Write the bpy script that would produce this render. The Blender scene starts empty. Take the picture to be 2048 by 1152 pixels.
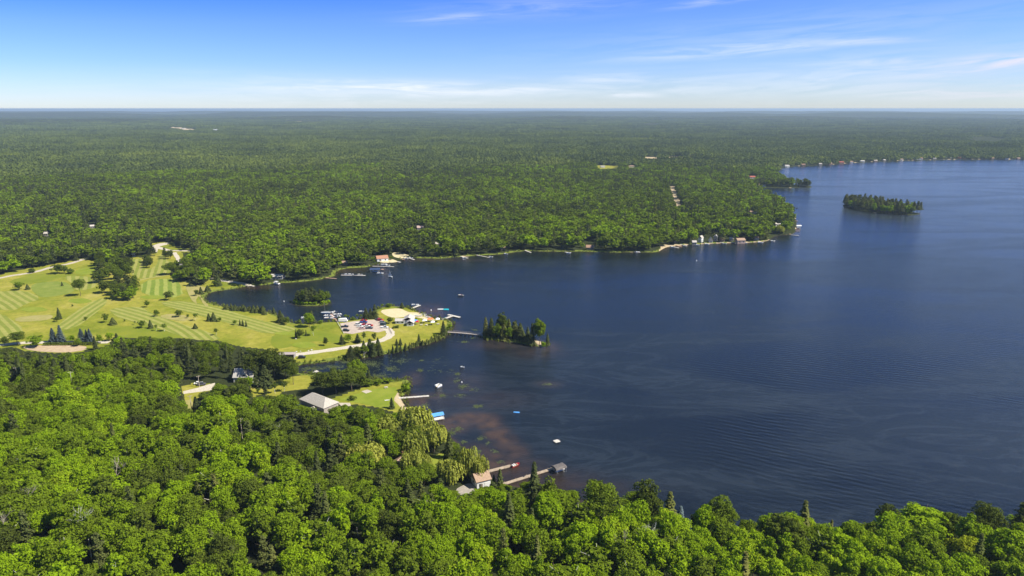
import bpy, math, random
import numpy as np
from mathutils import Vector, Matrix
R = math.radians
random.seed(7); rng = np.random.default_rng(11)
sc = bpy.context.scene
C = sc.collection

# ---------------------------------------------------------------- camera, sky, sun, exposure
HAZE = 6.4e-5
CAMH = 150.0; FPX = 1365.0; HORIZON = 217.0
PITCH = math.atan((576 - HORIZON) / FPX)
cam_d = bpy.data.cameras.new("camera"); cam = bpy.data.objects.new("camera", cam_d); C.objects.link(cam)
cam_d.sensor_width = 36; cam_d.lens = 36 * FPX / 2048; cam_d.clip_start = 1.0; cam_d.clip_end = 200000
cam.location = (0, 0, CAMH); cam.rotation_euler = (math.pi/2 - PITCH, 0, 0)
sc.camera = cam
sc.view_settings.view_transform = 'Standard'; sc.view_settings.look = 'None'
sc.view_settings.gamma = 1; sc.view_settings.exposure = 0.64
SUN_EL, SUN_AZ = 47.0, 106.0          # azimuth clockwise from +Y (view direction)
sun_d = bpy.data.lights.new("sun", 'SUN'); sun = bpy.data.objects.new("sun", sun_d); C.objects.link(sun)
sun_d.energy = 4.8; sun_d.angle = R(0.53); sun_d.color = (1.0, 0.94, 0.80)
sd_ = Vector((math.sin(R(SUN_AZ))*math.cos(R(SUN_EL)), math.cos(R(SUN_AZ))*math.cos(R(SUN_EL)), math.sin(R(SUN_EL))))
sun.rotation_euler = (-sd_).to_track_quat('-Z', 'Y').to_euler()

class NT:
    """tiny node-tree helper"""
    def __init__(s, nt): s.nt = nt; s.L = nt.links
    def n(s, typ, **kw):
        nd = s.nt.nodes.new(typ)
        for k, v in kw.items():
            if k.startswith('i_'):
                key = k[2:]; key = int(key) if key.isdigit() else key
                s.set(nd, key, v)
            else: setattr(nd, k, v)
        return nd
    def set(s, nd, key, v):
        if isinstance(v, bpy.types.NodeSocket): s.L.new(v, nd.inputs[key])
        elif isinstance(v, bpy.types.Node): s.L.new(v.outputs[0], nd.inputs[key])
        else: nd.inputs[key].default_value = v
    def m(s, op, a, b=None, c=None, clamp=False):
        nd = s.nt.nodes.new('ShaderNodeMath'); nd.operation = op; nd.use_clamp = clamp
        s.set(nd, 0, a)
        if b is not None: s.set(nd, 1, b)
        if c is not None: s.set(nd, 2, c)
        return nd.outputs[0]
    def mix(s, f, a, b, mode='MIX'):
        nd = s.nt.nodes.new('ShaderNodeMix'); nd.data_type = 'RGBA'; nd.blend_type = mode
        s.set(nd, 0, f); s.set(nd, 6, a if not isinstance(a, tuple) else (*a[:3], 1)); s.set(nd, 7, b if not isinstance(b, tuple) else (*b[:3], 1))
        return nd.outputs[2]
    def ramp(s, f, stops, interp='LINEAR'):
        nd = s.nt.nodes.new('ShaderNodeValToRGB'); cr = nd.color_ramp; cr.interpolation = interp
        while len(cr.elements) < len(stops): cr.elements.new(0.5)
        for e, (p, c) in zip(cr.elements, stops):
            e.position = p; e.color = (*c[:3], 1) if isinstance(c, tuple) else (c, c, c, 1)
        s.set(nd, 0, f); return nd.outputs[0]
    def sstep(s, x, a, b):
        nd = s.nt.nodes.new('ShaderNodeMapRange'); nd.interpolation_type = 'SMOOTHSTEP'
        s.set(nd, 0, x); nd.inputs[1].default_value = a; nd.inputs[2].default_value = b
        return nd.outputs[0]

w = bpy.data.worlds.new("World"); sc.world = w; w.use_nodes = True; w.node_tree.nodes.clear()
t = NT(w.node_tree)
geo = t.n('ShaderNodeTexCoord')
sep = t.n('ShaderNodeSeparateXYZ', i_0=geo.outputs['Generated'])
X, Y, Z = sep.outputs[0], sep.outputs[1], sep.outputs[2]
sky = t.n('ShaderNodeTexSky', sky_type='NISHITA', sun_disc=False, sun_elevation=R(SUN_EL), sun_rotation=R(SUN_AZ),
          altitude=250, air_density=1.0, dust_density=0.2, ozone_density=2.0)
az = t.m('ARCTAN2', X, Y)                     # radians, 0 = straight ahead
el = t.m('ARCSINE', Z)
# blue deepens with height above the horizon, faster on the side away from the sun
side = t.m('MULTIPLY_ADD', az, 0.62, 0.5, clamp=True)
lift = t.m('MULTIPLY', el, t.m('ADD', t.m('MULTIPLY', side, -.95), 1.72))
tint = t.ramp(lift, [(0.0, (0.74, 0.87, 1.22)), (0.03, (0.66, 0.82, 1.26)), (0.09, (0.50, 0.71, 1.33)), (0.155, (0.40, 0.62, 1.42)), (0.20, (0.26, 0.52, 1.46)), (0.245, (0.04, 0.36, 1.42)), (0.31, (.36, .50, .62)), (1.0, (.64, .71, .80))])
skyc = t.mix(1.0, sky.outputs[0], tint, 'MULTIPLY')
# thin cirrus, streaks laid out by azimuth and elevation
def cirrus(azd, eld, wa, we, tilt=0.0, seed=0.0, dens=1.0):
    da = t.m('SUBTRACT', az, R(azd)); de = t.m('SUBTRACT', t.m('SUBTRACT', el, R(eld)), t.m('MULTIPLY', da, tilt))
    q = t.m('ADD', t.m('POWER', t.m('DIVIDE', da, R(wa)), 2.0), t.m('POWER', t.m('DIVIDE', de, R(we)), 2.0))
    g = t.m('POWER', 2.718, t.m('MULTIPLY', q, -1.0))
    cv = t.n('ShaderNodeCombineXYZ', i_0=t.m('MULTIPLY', da, 9.0), i_1=t.m('MULTIPLY', de, 95.0), i_2=seed)
    nz = t.n('ShaderNodeTexNoise', i_Vector=cv, i_Scale=1.0, i_Detail=8.0, i_Roughness=0.58, i_Distortion=0.7)
    k = t.sstep(nz.outputs[0], 0.30, 0.66)
    return t.m('MULTIPLY', t.m('MULTIPLY', g, k), dens)
acc = None
for c in [(-9, 1.5, 11, 0.55, -0.01, 1.0, 1.5), (-1, 1.35, 7, 0.4, 0.02, 2.0, 1.2), (18, 4.3, 9, 0.5, .05, 3.0, .75), (25, 4.6, 5, 0.3, .0, 3.6, .7),
          (34.5, 2.95, 7.5, 0.6, .09, 4.0, 1.3), (28, 3.2, 6, .3, .03, 4.6, .7), (34, 1.1, 8, 0.45, .03, 5.0, .9), (8, 2.3, 4, 0.4, 0, 6.0, .75),
          (-4, 6.9, 4, 0.35, .07, 7.0, .5), (16, 7.8, 4, .25, .08, 8.0, .5), (9, 1.05, 3, 0.28, 0, 9.0, .9), (2, 7.6, 8, .8, .05, 9.5, .3), (-14, 1.9, 9, .5, -0.04, 10., .4), (-12, 1.1, 16, 1.0, 0, 11., .55), (12, 1.6, 18, 1.1, .02, 12., .5), (27, 2.2, 12, 1.6, .05, 13., .55), (20, 5.2, 16, 1.4, .06, 14., .22)]:
    v = cirrus(*c); acc = v if acc is None else t.m('MAXIMUM', acc, v)
acc = t.m('MULTIPLY', acc, 0.66, clamp=True)
cloudc = t.mix(t.sstep(az, 0.35, 0.62), (7.5, 7.8, 8.5), (6.7, 6.5, 7.3))
skyc = t.mix(acc, skyc, cloudc)
bg = t.n('ShaderNodeBackground', i_Color=skyc, i_Strength=0.085)
wo = t.n('ShaderNodeOutputWorld', i_0=bg.outputs[0])

# ---------------------------------------------------------------- from photograph points to the plane of the lake
cP, sP = math.cos(PITCH), math.sin(PITCH)
def P(px, py, z=0.0):
    dx, dy = (px-1024)/FPX, (576-py)/FPX
    d = (dx, cP + dy*sP, -sP + dy*cP); k = (z - CAMH)/d[2]
    return Vector((d[0]*k, d[1]*k, z))
def proj(x, y, z):
    z = z - CAMH; dep = y*cP - z*sP; up = y*sP + z*cP
    return 1024 + FPX*x/dep, 576 - FPX*up/dep
def WP(pts, z=0.0): return np.array([P(a, b, z)[:2] for a, b in pts])
def pip(x, y, poly):
    x = np.asarray(x, float); y = np.asarray(y, float); r = np.zeros(x.shape, bool)
    poly = np.asarray(poly, float); j = len(poly)-1
    for i in range(len(poly)):
        xi, yi = poly[i]; xj, yj = poly[j]
        if yi != yj: r ^= ((yi > y) != (yj > y)) & (x < (xj-xi)*(y-yi)/(yj-yi) + xi)
        j = i
    return r
def pdist(x, y, poly, closed=True):
    d = np.full(np.shape(x), 1e18); n = len(poly)
    for i in range(n if closed else n-1):
        ax, ay = poly[i]; bx, by = poly[(i+1) % n]
        vx, vy = bx-ax, by-ay; L = vx*vx+vy*vy + 1e-12
        k = np.clip(((x-ax)*vx + (y-ay)*vy)/L, 0, 1)
        d = np.minimum(d, (x-ax-k*vx)**2 + (y-ay-k*vy)**2)
    return np.sqrt(d)
def chaikin(pts, it=1):
    for _ in range(it):
        o = []
        for i in range(len(pts)):
            a, b = pts[i], pts[(i+1) % len(pts)]
            o += [(a[0]*.75+b[0]*.25, a[1]*.75+b[1]*.25), (a[0]*.25+b[0]*.75, a[1]*.25+b[1]*.75)]
        pts = o
    return pts

LAKE = [(2900,1110),(2300,1078),(2048,1064),(1985,1060),(1935,1058),(1800,1068),(1600,1072),(1450,1068),(1400,1060),(1376,1052),(1330,1042),(1260,1025),(1200,1012),
 (1100,992),(1040,975),(1000,968),(985,958),(965,938),(940,905),(915,888),(892,866),(868,852),(845,838),(820,824),(806,806),(800,794),(812,788),(814,776),(820,763),(812,758),
 (790,761),(755,758),(720,757),(690,754),(650,750),(620,748),(592,746),(582,737),(598,730),(640,725),(692,719),(720,716),(760,711),(795,702),(830,694),(862,685),(885,676),(894,668),
 (897,660),(904,652),(905,645),(897,640),(884,640),(872,638),(859,635),(846,628),(832,622),(820,617),(806,614),(780,612),(759,615),(748,623),(725,637),(700,640),(672,643),(655,644),(636,646),
 (595,648),(581,645),(566,636),(552,629),(537,624),(521,622),(490,618),(450,614),(430,608),(412,603),(407,597),(413,588),(431,582),(450,580),(469,577),(485,574),(502,571),(533,570),(552,566),
 (580,565),(608,563),(632,560),(650,557),(664,553),(672,551),(670,546),(673,542),(685,538),(702,536),(733,534.5),(745,531.5),(755,528),(765,526),(780,525),(800,521),(808,517),(822,516),(850,516.5),
 (888,517),(906,514),(924,514),(940,512),(960,510.5),(985,509.5),(1005,508),(1029,504),(1059,501),(1085,503),(1117,503),(1173,503),(1225,505),(1270,504),(1316,505),(1323,499),(1336,493),(1374,490),
 (1420,487),(1457,486),(1506,485),(1535,482),(1543,477),(1549,472),(1560,470),(1587,468),(1592,462),(1594,446),(1590,432),(1578,418),(1558,404),(1535,392),(1517,383),(1513,377),(1525,375),(1549,376),
 (1575,376),(1596,375),(1622,376),(1624,373),(1618,371),(1597,370.5),(1580,368),(1572,362),(1562,355),(1556,346),(1550,339),(1562,336),(1577,334),(1606,331.5),(1653,330),(1685,327),(1716,325),(1780,322),
 (1843,320),(1938,318.5),(2048,319),(2200,320),(2500,330),(2900,380),(3600,600),(3600,1110)]
ISLES = [[(1683,410),(1700,407),(1730,410),(1770,417),(1815,423),(1838,426),(1842,429),(1815,431.5),(1765,428),(1720,422),(1690,416)],
         [(584,604),(598,599.5),(630,600),(652,602),(659,605),(655,609),(636,611.5),(605,611.5),(588,608)],
         [(963,670),(985,668),(1030,671),(1060,678),(1085,684),(1097,688),(1092,693),(1065,692),(1035,685),(1000,681),(972,678)]]
LAKEW = WP(chaikin(LAKE)); ISLEW = [WP(chaikin(i)) for i in ISLES]
def shore(x, y):
    """signed distance to the waterline, positive on land"""
    d = pdist(x, y, LAKEW); inl = pip(x, y, LAKEW)
    for I in ISLEW:
        d = np.minimum(d, pdist(x, y, I)); inl &= ~pip(x, y, I)
    return np.where(inl, -d, d)

# open ground: photo outlines where no tree stands or reaches into
GOLF = [(-400,640),(-400,600),(-60,566),(0,548),(60,536),(120,526),(165,517),(196,524),(212,528),(240,520),(256,516),(290,514),(303,500),(303,487),(318,483),(350,484),(350,496),(380,498),(380,506),(366,507),(370,533),
 (346,535),(340,548),(345,559),(380,566),(398,575),(405,570),(420,557),(462,562),(500,568),(512,572),(470,577),(431,582),(407,597),(450,614),(521,622),(566,636),(595,648),(672,643),(725,637),(752,620),(780,611),(806,613),(846,628),(884,639),(906,644),
 (895,670),(830,695),(760,711),(720,716),(692,719),(640,725),(600,730),(580,726),(566,720),(548,706),(530,698),(480,693),(440,682),(380,678),(330,672),(280,672),(225,674),(218,690),(175,700),(150,706),(110,706),(50,702),(30,694),(-60,700),(-400,740)]
LAWN_A = [(362,774),(392,764),(428,768),(432,778),(402,784),(396,800),(388,826),(378,826),(370,800)]
LAWN_B = [(501,774),(512,768),(541,760),(564,758),(593,752),(632,750),(628,762),(614,776),(585,782),(564,784),(554,794),(521,788),(503,796)]
INLET = [(594,731),(640,726),(690,721),(700,723),(690,738),(650,745),(620,746),(596,745)]
LAWN_C = [(662,798),(690,788),(730,774),(780,766),(812,758),(818,765),(812,784),(798,796),(815,822),(800,826),(778,822),(755,814),(700,808),(672,810)]
LAWN_D = [(862,912),(896,906),(898,915),(870,938),(858,932)]
HOUSE_WINDOWS = [ # photo outlines of buildings that must stay in sight
 [(466,740),(476,738),(484,730),(492,738),(506,741),(507,752),(492,750),(482,756),(466,760)],
 [(598,797),(628,780),(668,800),(668,808),(655,826),(640,822),(600,808)],
 [(942,950),(975,944),(985,958),(985,972),(952,978),(925,985),(912,978),(930,966)],
 [(790,918),(812,912),(816,926),(806,942),(792,942),(788,934)],
 [(560,702),(592,702),(594,716),(558,716)],
 [(547,545),(568,547),(568,557),(546,556)],[(748,508),(776,508),(778,522),(752,524)],[(782,503),(800,502),(822,514),(790,516)],
 [(835,451),(846,451),(846,461),(835,461)],[(872,485),(884,485),(884,493),(872,493)],[(1171,480),(1189,480),(1190,500),(1170,500)],
 [(1396,468),(1407,466),(1408,484),(1396,484)],[(1498,349),(1512,349),(1512,357),(1498,357)],
 [(178,445),(192,445),(192,458),(178,458)],[(86,464),(100,464),(100,474),(86,474)],[(263,505),(272,505),(272,514),(263,514)],[(686,522),(694,522),(694,530),(684,530)],
 [(1338,372),(1348,372),(1350,380),(1354,386),(1353,394),(1360,402),(1361,413),(1354,413),(1348,400),(1345,388)],[(1548,445),(1560,445),(1560,452),(1548,452)],[(1500,421),(1517,421),(1517,427),(1500,427)],
 [(1190,331),(1235,331),(1240,336),(1200,338)],[(1255,331),(1272,331),(1272,335),(1255,335)],[(335,254),(372,255.5),(394,260),(372,261.5),(345,257)],[(425,258),(440,258),(440,262),(425,262)],
 [(1378,310),(1394,310),(1394,316),(1378,316)],[(1290,313),(1316,314),(1316,318),(1290,318)],[(1335,313),(1372,313),(1372,316),(1335,316)],
 [(560,242),(600,242.5),(640,242),(655,243.5),(600,244)],[(1416,470),(1437,466),(1438,481),(1416,483)],[(1473,474),(1490,474),(1490,484),(1473,484)],[(1285,248),(1318,247),(1318,251),(1285,252)],[(1940,276),(1975,274),(2010,279),(1990,286),(1945,284)],
 [(920,968),(950,972),(950,982),(925,990),(908,978)],[(0,766),(70,770),(70,776),(0,776)]]
SKYLINE = [(868,850),(885,862),(893,872),(905,880),(925,898),(945,906),(962,925),(975,940),(985,952),(1003,966),(1030,966),(1060,958),(1100,970),(1135,985),(1165,966),(1225,962),(1262,1008),(1268,972),(1308,970),(1330,1004),(1352,1022),(1366,1044),(1377,1046),(1392,1034),
 (1412,1008),(1460,1012),(1500,1024),(1560,1024),(1612,1020),(1628,1046),(1680,1030),(1745,1046),(1752,1016),(1825,1014),(1895,1030),(1920,1054),(1940,1016),(2048,1024),(3000,1030),(3000,760),(900,760),(820,824)]
BAY = [(420,602),(470,584),(560,572),(660,564),(700,545),(780,533),(860,524),(1000,516),(1300,512),(1480,492),(1560,484),(1605,470),(1640,430),(2048,345),(2300,345),(2300,760),(1110,700),(1090,680),(1000,664),(900,655),(890,634),(845,622),(810,609),(780,607),(755,610),(735,627),(660,638),(600,642),(562,626),(530,617),(450,608)]
CLEAR = [[(366,764),(470,762),(474,796),(376,828)], [(596,770),(684,780),(690,812),(596,812)]]
VIS = [BAY, INLET, GOLF, LAWN_A, LAWN_B, LAWN_C, LAWN_D, SKYLINE] + HOUSE_WINDOWS

def nz(x, y, s, seed=0):
    """smooth noise about -1..1 with features about s metres across"""
    r = np.random.default_rng(100+seed); v = 0; 
    for i in range(7):
        a = r.uniform(0, 2*np.pi); k = 2*np.pi/s*r.uniform(.55, 1.7); ph = r.uniform(0, 6.28)
        v = v + np.sin(k*(x*np.cos(a)+y*np.sin(a))+ph + 1.3*np.sin(k*.6*(y*np.cos(a)-x*np.sin(a))+ph*2))
    return v/4.0
def hill(x, y):
    d = np.hypot(x, y)
    a = np.clip((d-1200)/3000, 0, 1)*np.where(y > 0, 1, .3)
    lowr = a*(7+6*nz(x, y, 1300, 1)) + np.clip((d-4500)/5000, 0, 1)*(20 + 20*nz(x, y, 4200, 2))
    ridge = np.exp(-((d-8200-700*nz(x, y, 6000, 6))/700)**2)*(26+14*nz(x, y, 2600, 7)) + np.exp(-((d-12500-900*nz(x, y, 9000, 5))/1300)**2)*(50+20*nz(x, y, 3600, 3)) + np.exp(-((d-19000)/2500)**2)*(54+14*nz(x, y, 5000, 4))
    fade = 1-np.clip((d-26000)/8000, 0, 1)
    return np.clip((lowr+ridge)*fade, 0, 92)
def ground_h(x, y, sd=None):
    x = np.asarray(x, float); y = np.asarray(y, float)
    if sd is None: sd = shore(x, y)
    lo = np.clip(sd*.22, -2.0, .55) + np.clip((sd-60)/200, 0, 1)*hill(x, y)
    # wooded rise at the near left
    return lo + 7*np.exp(-(((x+205)/85)**2 + ((y-195)/62)**2))*np.clip(sd/60, 0, 1)
def gz(x, y): return float(ground_h(np.array([x]), np.array([y]))[0])
# ---------------------------------------------------------------- materials
MATS = {}
def mat(name):
    m = bpy.data.materials.new(name); m.use_nodes = True; m.node_tree.nodes.clear(); return m, NT(m.node_tree)
def out(t, sh): t.n('ShaderNodeOutputMaterial', i_0=sh)
def plain(name, col, rough=.6, metal=0., var=.12, scale=1.5, spec=.4):
    if name in MATS: return MATS[name]
    m, t = mat(name)
    tc = t.n('ShaderNodeTexCoord'); n = t.n('ShaderNodeTexNoise', i_Vector=tc.outputs['Object'], i_Scale=scale, i_Detail=4.)
    c = t.mix(1.0, col, t.ramp(n.outputs[0], [(.3, 1-var), (.7, 1+var)]), 'MULTIPLY')
    b = t.n('ShaderNodeBsdfPrincipled', i_Roughness=rough, i_Metallic=metal); t.set(b, 'Base Color', c); b.inputs['Specular IOR Level'].default_value = spec
    out(t, b.outputs[0]); MATS[name] = m; return m
def leaf(name, stops, transl=.28, sc_=.55):
    m, t = mat(name)
    at = t.n('ShaderNodeAttribute', attribute_type='INSTANCER', attribute_name='tint')
    tc = t.n('ShaderNodeTexCoord')
    n = t.n('ShaderNodeTexNoise', i_Vector=tc.outputs['Object'], i_Scale=sc_, i_Detail=3.)
    n2 = t.n('ShaderNodeTexWhiteNoise', i_Vector=t.n('ShaderNodeVectorMath', operation='SNAP', i_0=tc.outputs['Object'], i_1=(.55, .55, .55)).outputs[0])
    f = t.m('ADD', at.outputs['Fac'], t.m('MULTIPLY', t.m('SUBTRACT', n.outputs[0], .5), .35))
    c = t.ramp(f, stops)
    c = t.mix(1., c, t.ramp(n2.outputs[0], [(0, .72), (1, 1.28)]), 'MULTIPLY')
    b = t.n('ShaderNodeBsdfDiffuse'); t.set(b, 0, c)
    tr = t.n('ShaderNodeBsdfTranslucent'); t.set(tr, 0, t.mix(1., c, (1.1, 1.15, .5), 'MULTIPLY'))
    mx = t.n('ShaderNodeMixShader', i_0=transl, i_1=b.outputs[0], i_2=tr.outputs[0])
    out(t, mx.outputs[0]); return m
M_LEAF = leaf('broadleaf_leaves', [(0, (.052,.064,.016)), (.25, (.094,.122,.018)), (.5, (.150,.212,.013)), (.75, (.215,.325,.009)), (.9, (.255,.360,.013)), (1, (.33,.37,.02))])
M_NEED = leaf('conifer_needles', [(0, (.045,.058,.024)), (.5, (.092,.112,.032)), (.8, (.140,.150,.040)), (1, (.19,.185,.05))], .12)
M_BLUE = leaf('blue_needles', [(0, (.045,.065,.07)), (1, (.16,.21,.23))], .08)
M_WILL = leaf('willow_leaves', [(0, (.22,.26,.04)), (1, (.44,.44,.08))], .3)
M_FARF = leaf('far_foliage', [(0, (.058,.078,.026)), (.35, (.106,.140,.030)), (.6, (.150,.192,.032)), (.85, (.200,.238,.036)), (1, (.25,.27,.05))], .15, .12)
M_BARK = plain('bark', (.10,.078,.055), .9)
M_BIRCH = plain('birch_bark', (.62,.60,.54), .8)
M_DEAD = plain('dead_wood', (.30,.26,.21), .9)

def ground_mat():
    m, t = mat('ground_cover')
    g = t.n('ShaderNodeNewGeometry').outputs['Position']
    at = t.n('ShaderNodeAttribute', attribute_name='zone')
    s = t.n('ShaderNodeSeparateColor', i_0=at.outputs['Color'])
    n1 = t.n('ShaderNodeTexNoise', i_Vector=g, i_Scale=.018, i_Detail=6., i_Roughness=.6)
    n2 = t.n('ShaderNodeTexNoise', i_Vector=g, i_Scale=.35, i_Detail=5., i_Roughness=.7)
    n3 = t.n('ShaderNodeTexNoise', i_Vector=g, i_Scale=.05, i_Detail=5., i_Distortion=1.2)
    grass = t.ramp(t.m('ADD', t.m('MULTIPLY', n1.outputs[0], .65), t.m('MULTIPLY', n3.outputs[0], .35)),
                   [(.36, (.150,.190,.018)), (.46, (.225,.240,.030)), (.56, (.305,.285,.048)), (.66, (.37,.33,.09))])
    grass = t.mix(1., grass, t.ramp(n2.outputs[0], [(.3, .78), (.7, 1.18)]), 'MULTIPLY')
    floor = t.mix(n2.outputs[0], (.022,.034,.012), (.055,.060,.026))
    marsh = t.mix(n2.outputs[0], (.09,.14,.02), (.22,.24,.05))
    sand = t.mix(n2.outputs[0], (.40,.31,.19), (.55,.45,.30))
    c = t.mix(t.sstep(t.m('ADD', s.outputs[0], t.m('MULTIPLY', t.m('SUBTRACT', n2.outputs[0], .5), .4)), .35, .65), floor, grass)
    c = t.mix(t.sstep(t.m('ADD', s.outputs[2], t.m('MULTIPLY', t.m('SUBTRACT', n2.outputs[0], .5), .5)), .35, .65), c, marsh)
    c = t.mix(t.sstep(t.m('ADD', s.outputs[1], t.m('MULTIPLY', t.m('SUBTRACT', n2.outputs[0], .5), .5)), .35, .65), c, sand)
    b = t.n('ShaderNodeBsdfDiffuse'); t.set(b, 0, c); out(t, b.outputs[0]); return m
def water_mat():
    m, t = mat('lake_water')
    g = t.n('ShaderNodeNewGeometry').outputs['Position']
    at = t.n('ShaderNodeAttribute', attribute_name='shallow')
    big = t.n('ShaderNodeTexNoise', i_Vector=t.n('ShaderNodeMapping', i_Vector=g, i_Rotation=(0, 0, R(28)), i_Scale=(.0032, .0105, 1)).outputs[0], i_Scale=1., i_Detail=7., i_Roughness=.58, i_Distortion=1.1)
    wind = t.sstep(big.outputs[0], .40, .66)
    warp = t.n('ShaderNodeTexNoise', i_Vector=g, i_Scale=.018, i_Detail=2.)
    # regular ripples crossing from the open lake
    dot = lambda v: t.n('ShaderNodeVectorMath', operation='DOT_PRODUCT', i_0=g, i_1=v).outputs['Value']
    rip = t.m('SINE', t.m('ADD', dot((.50, 1.50, 0)), t.m('MULTIPLY', warp.outputs[0], 22.)))
    ph2 = t.m('ADD', dot((1.05, 1.75, 0)), t.m('MULTIPLY', warp.outputs[0], 15.))
    rip2 = t.m('SINE', ph2)
    pn = t.n('ShaderNodeTexNoise', i_Vector=g, i_Scale=.012, i_Detail=3.)
    patch = t.sstep(pn.outputs[0], .38, .62)
    sx = t.n('ShaderNodeSeparateXYZ', i_0=g)
    openw = t.m('MULTIPLY', t.sstep(sx.outputs[0], 10., 130.), t.sstep(t.m('MULTIPLY', sx.outputs[1], -1.), -620., -330.))
    fine = t.n('ShaderNodeTexNoise', i_Vector=t.n('ShaderNodeMapping', i_Vector=g, i_Rotation=(0, 0, R(-14)), i_Scale=(.8, 2.2, 1)).outputs[0], i_Scale=.75, i_Detail=5., i_Roughness=.62)
    hgt = t.m('ADD', t.m('MULTIPLY', t.m('ADD', t.m('MULTIPLY', rip, .5), t.m('MULTIPLY', rip2, .35)), t.m('MULTIPLY', t.m('MULTIPLY_ADD', patch, .8, .2), t.m('MULTIPLY', openw, .095))),
              t.m('MULTIPLY', fine.outputs[0], t.m('MULTIPLY_ADD', wind, .26, .19)))
    bp = t.n('ShaderNodeBump', i_Strength=1., i_Distance=1., i_Height=hgt)
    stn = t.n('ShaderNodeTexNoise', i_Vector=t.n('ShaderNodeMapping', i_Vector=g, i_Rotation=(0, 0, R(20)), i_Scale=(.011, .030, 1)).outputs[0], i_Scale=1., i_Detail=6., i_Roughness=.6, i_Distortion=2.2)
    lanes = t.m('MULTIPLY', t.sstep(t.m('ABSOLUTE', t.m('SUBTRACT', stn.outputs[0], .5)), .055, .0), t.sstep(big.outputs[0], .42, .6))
    deep = t.mix(wind, (.0055,.0085,.0125), (.0105,.016,.022))  # paler sheen of wind-ruffled water put into the base colour
    deep = t.mix(t.m('MULTIPLY', lanes, .38), deep, (.030,.040,.052))  # thin pale streaks of surface sheen, painted into the base colour too
    col = t.mix(t.m('MULTIPLY', at.outputs['Fac'], .9, clamp=True), deep, (.088,.052,.031))
    b = t.n('ShaderNodeBsdfPrincipled', i_IOR=1.33, i_Normal=bp.outputs[0])
    b.inputs['Specular IOR Level'].default_value = .43; t.set(b, 'Base Color', col); t.set(b, 'Roughness', t.m('MULTIPLY_ADD', wind, .10, .10))
    out(t, b.outputs[0]); return m
def stripe_mat(name, p1, p2, period_px, a=(.155,.205,.028), b=(.31,.30,.09), bend=0.):
    """mown bands that run from photo point p1 to p2"""
    A, B = P(*p1), P(*p2); d = (B-A).normalized(); n = Vector((-d.y, d.x, 0))
    mid = (A+B)/2; ppm = abs(proj(mid.x+n.x, mid.y+n.y, 0)[0]-proj(mid.x, mid.y, 0)[0]) + abs(proj(mid.x+n.x, mid.y+n.y, 0)[1]-proj(mid.x, mid.y, 0)[1])
    per = period_px
    m, t = mat(name); g = t.n('ShaderNodeNewGeometry').outputs['Position']
    dn = t.n('ShaderNodeVectorMath', operation='DOT_PRODUCT', i_0=g, i_1=tuple(n)).outputs['Value']
    al = t.n('ShaderNodeVectorMath', operation='DOT_PRODUCT', i_0=g, i_1=tuple(d)).outputs['Value']
    al = t.m('SUBTRACT', al, float(mid.dot(d)))
    wv = t.n('ShaderNodeTexNoise', i_Vector=g, i_Scale=.03, i_Detail=2.)
    u = t.m('ADD', t.m('ADD', dn, t.m('MULTIPLY', wv.outputs[0], per*.5)), t.m('MULTIPLY', t.m('MULTIPLY', al, al), bend))
    s = t.sstep(t.m('SINE', t.m('MULTIPLY', u, 2*math.pi/per)), -.35, .35)
    n2 = t.n('ShaderNodeTexNoise', i_Vector=g, i_Scale=.4, i_Detail=4.); n3 = t.n('ShaderNodeTexNoise', i_Vector=g, i_Scale=.03, i_Detail=4.)
    s = t.mix(t.m('MULTIPLY', n3.outputs[0], .75), t.ramp(s, [(0, a), (1, b)]), tuple((a[i]+b[i])/2 for i in range(3)))
    c = t.mix(1., s, t.ramp(n2.outputs[0], [(.3, .86), (.7, 1.12)]), 'MULTIPLY')
    bs = t.n('ShaderNodeBsdfDiffuse'); t.set(bs, 0, c); out(t, bs.outputs[0]); return m
M_GROUND = ground_mat(); M_WATER = water_mat()
def noisy(name, c1, c2, scale=.3, det=5.):
    if name in MATS: return MATS[name]
    m, t = mat(name); g = t.n('ShaderNodeNewGeometry').outputs['Position']
    n = t.n('ShaderNodeTexNoise', i_Vector=g, i_Scale=scale, i_Detail=det, i_Roughness=.65)
    b = t.n('ShaderNodeBsdfDiffuse'); t.set(b, 0, t.ramp(n.outputs[0], [(.35, c1), (.65, c2)])); out(t, b.outputs[0]); MATS[name] = m; return m

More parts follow.
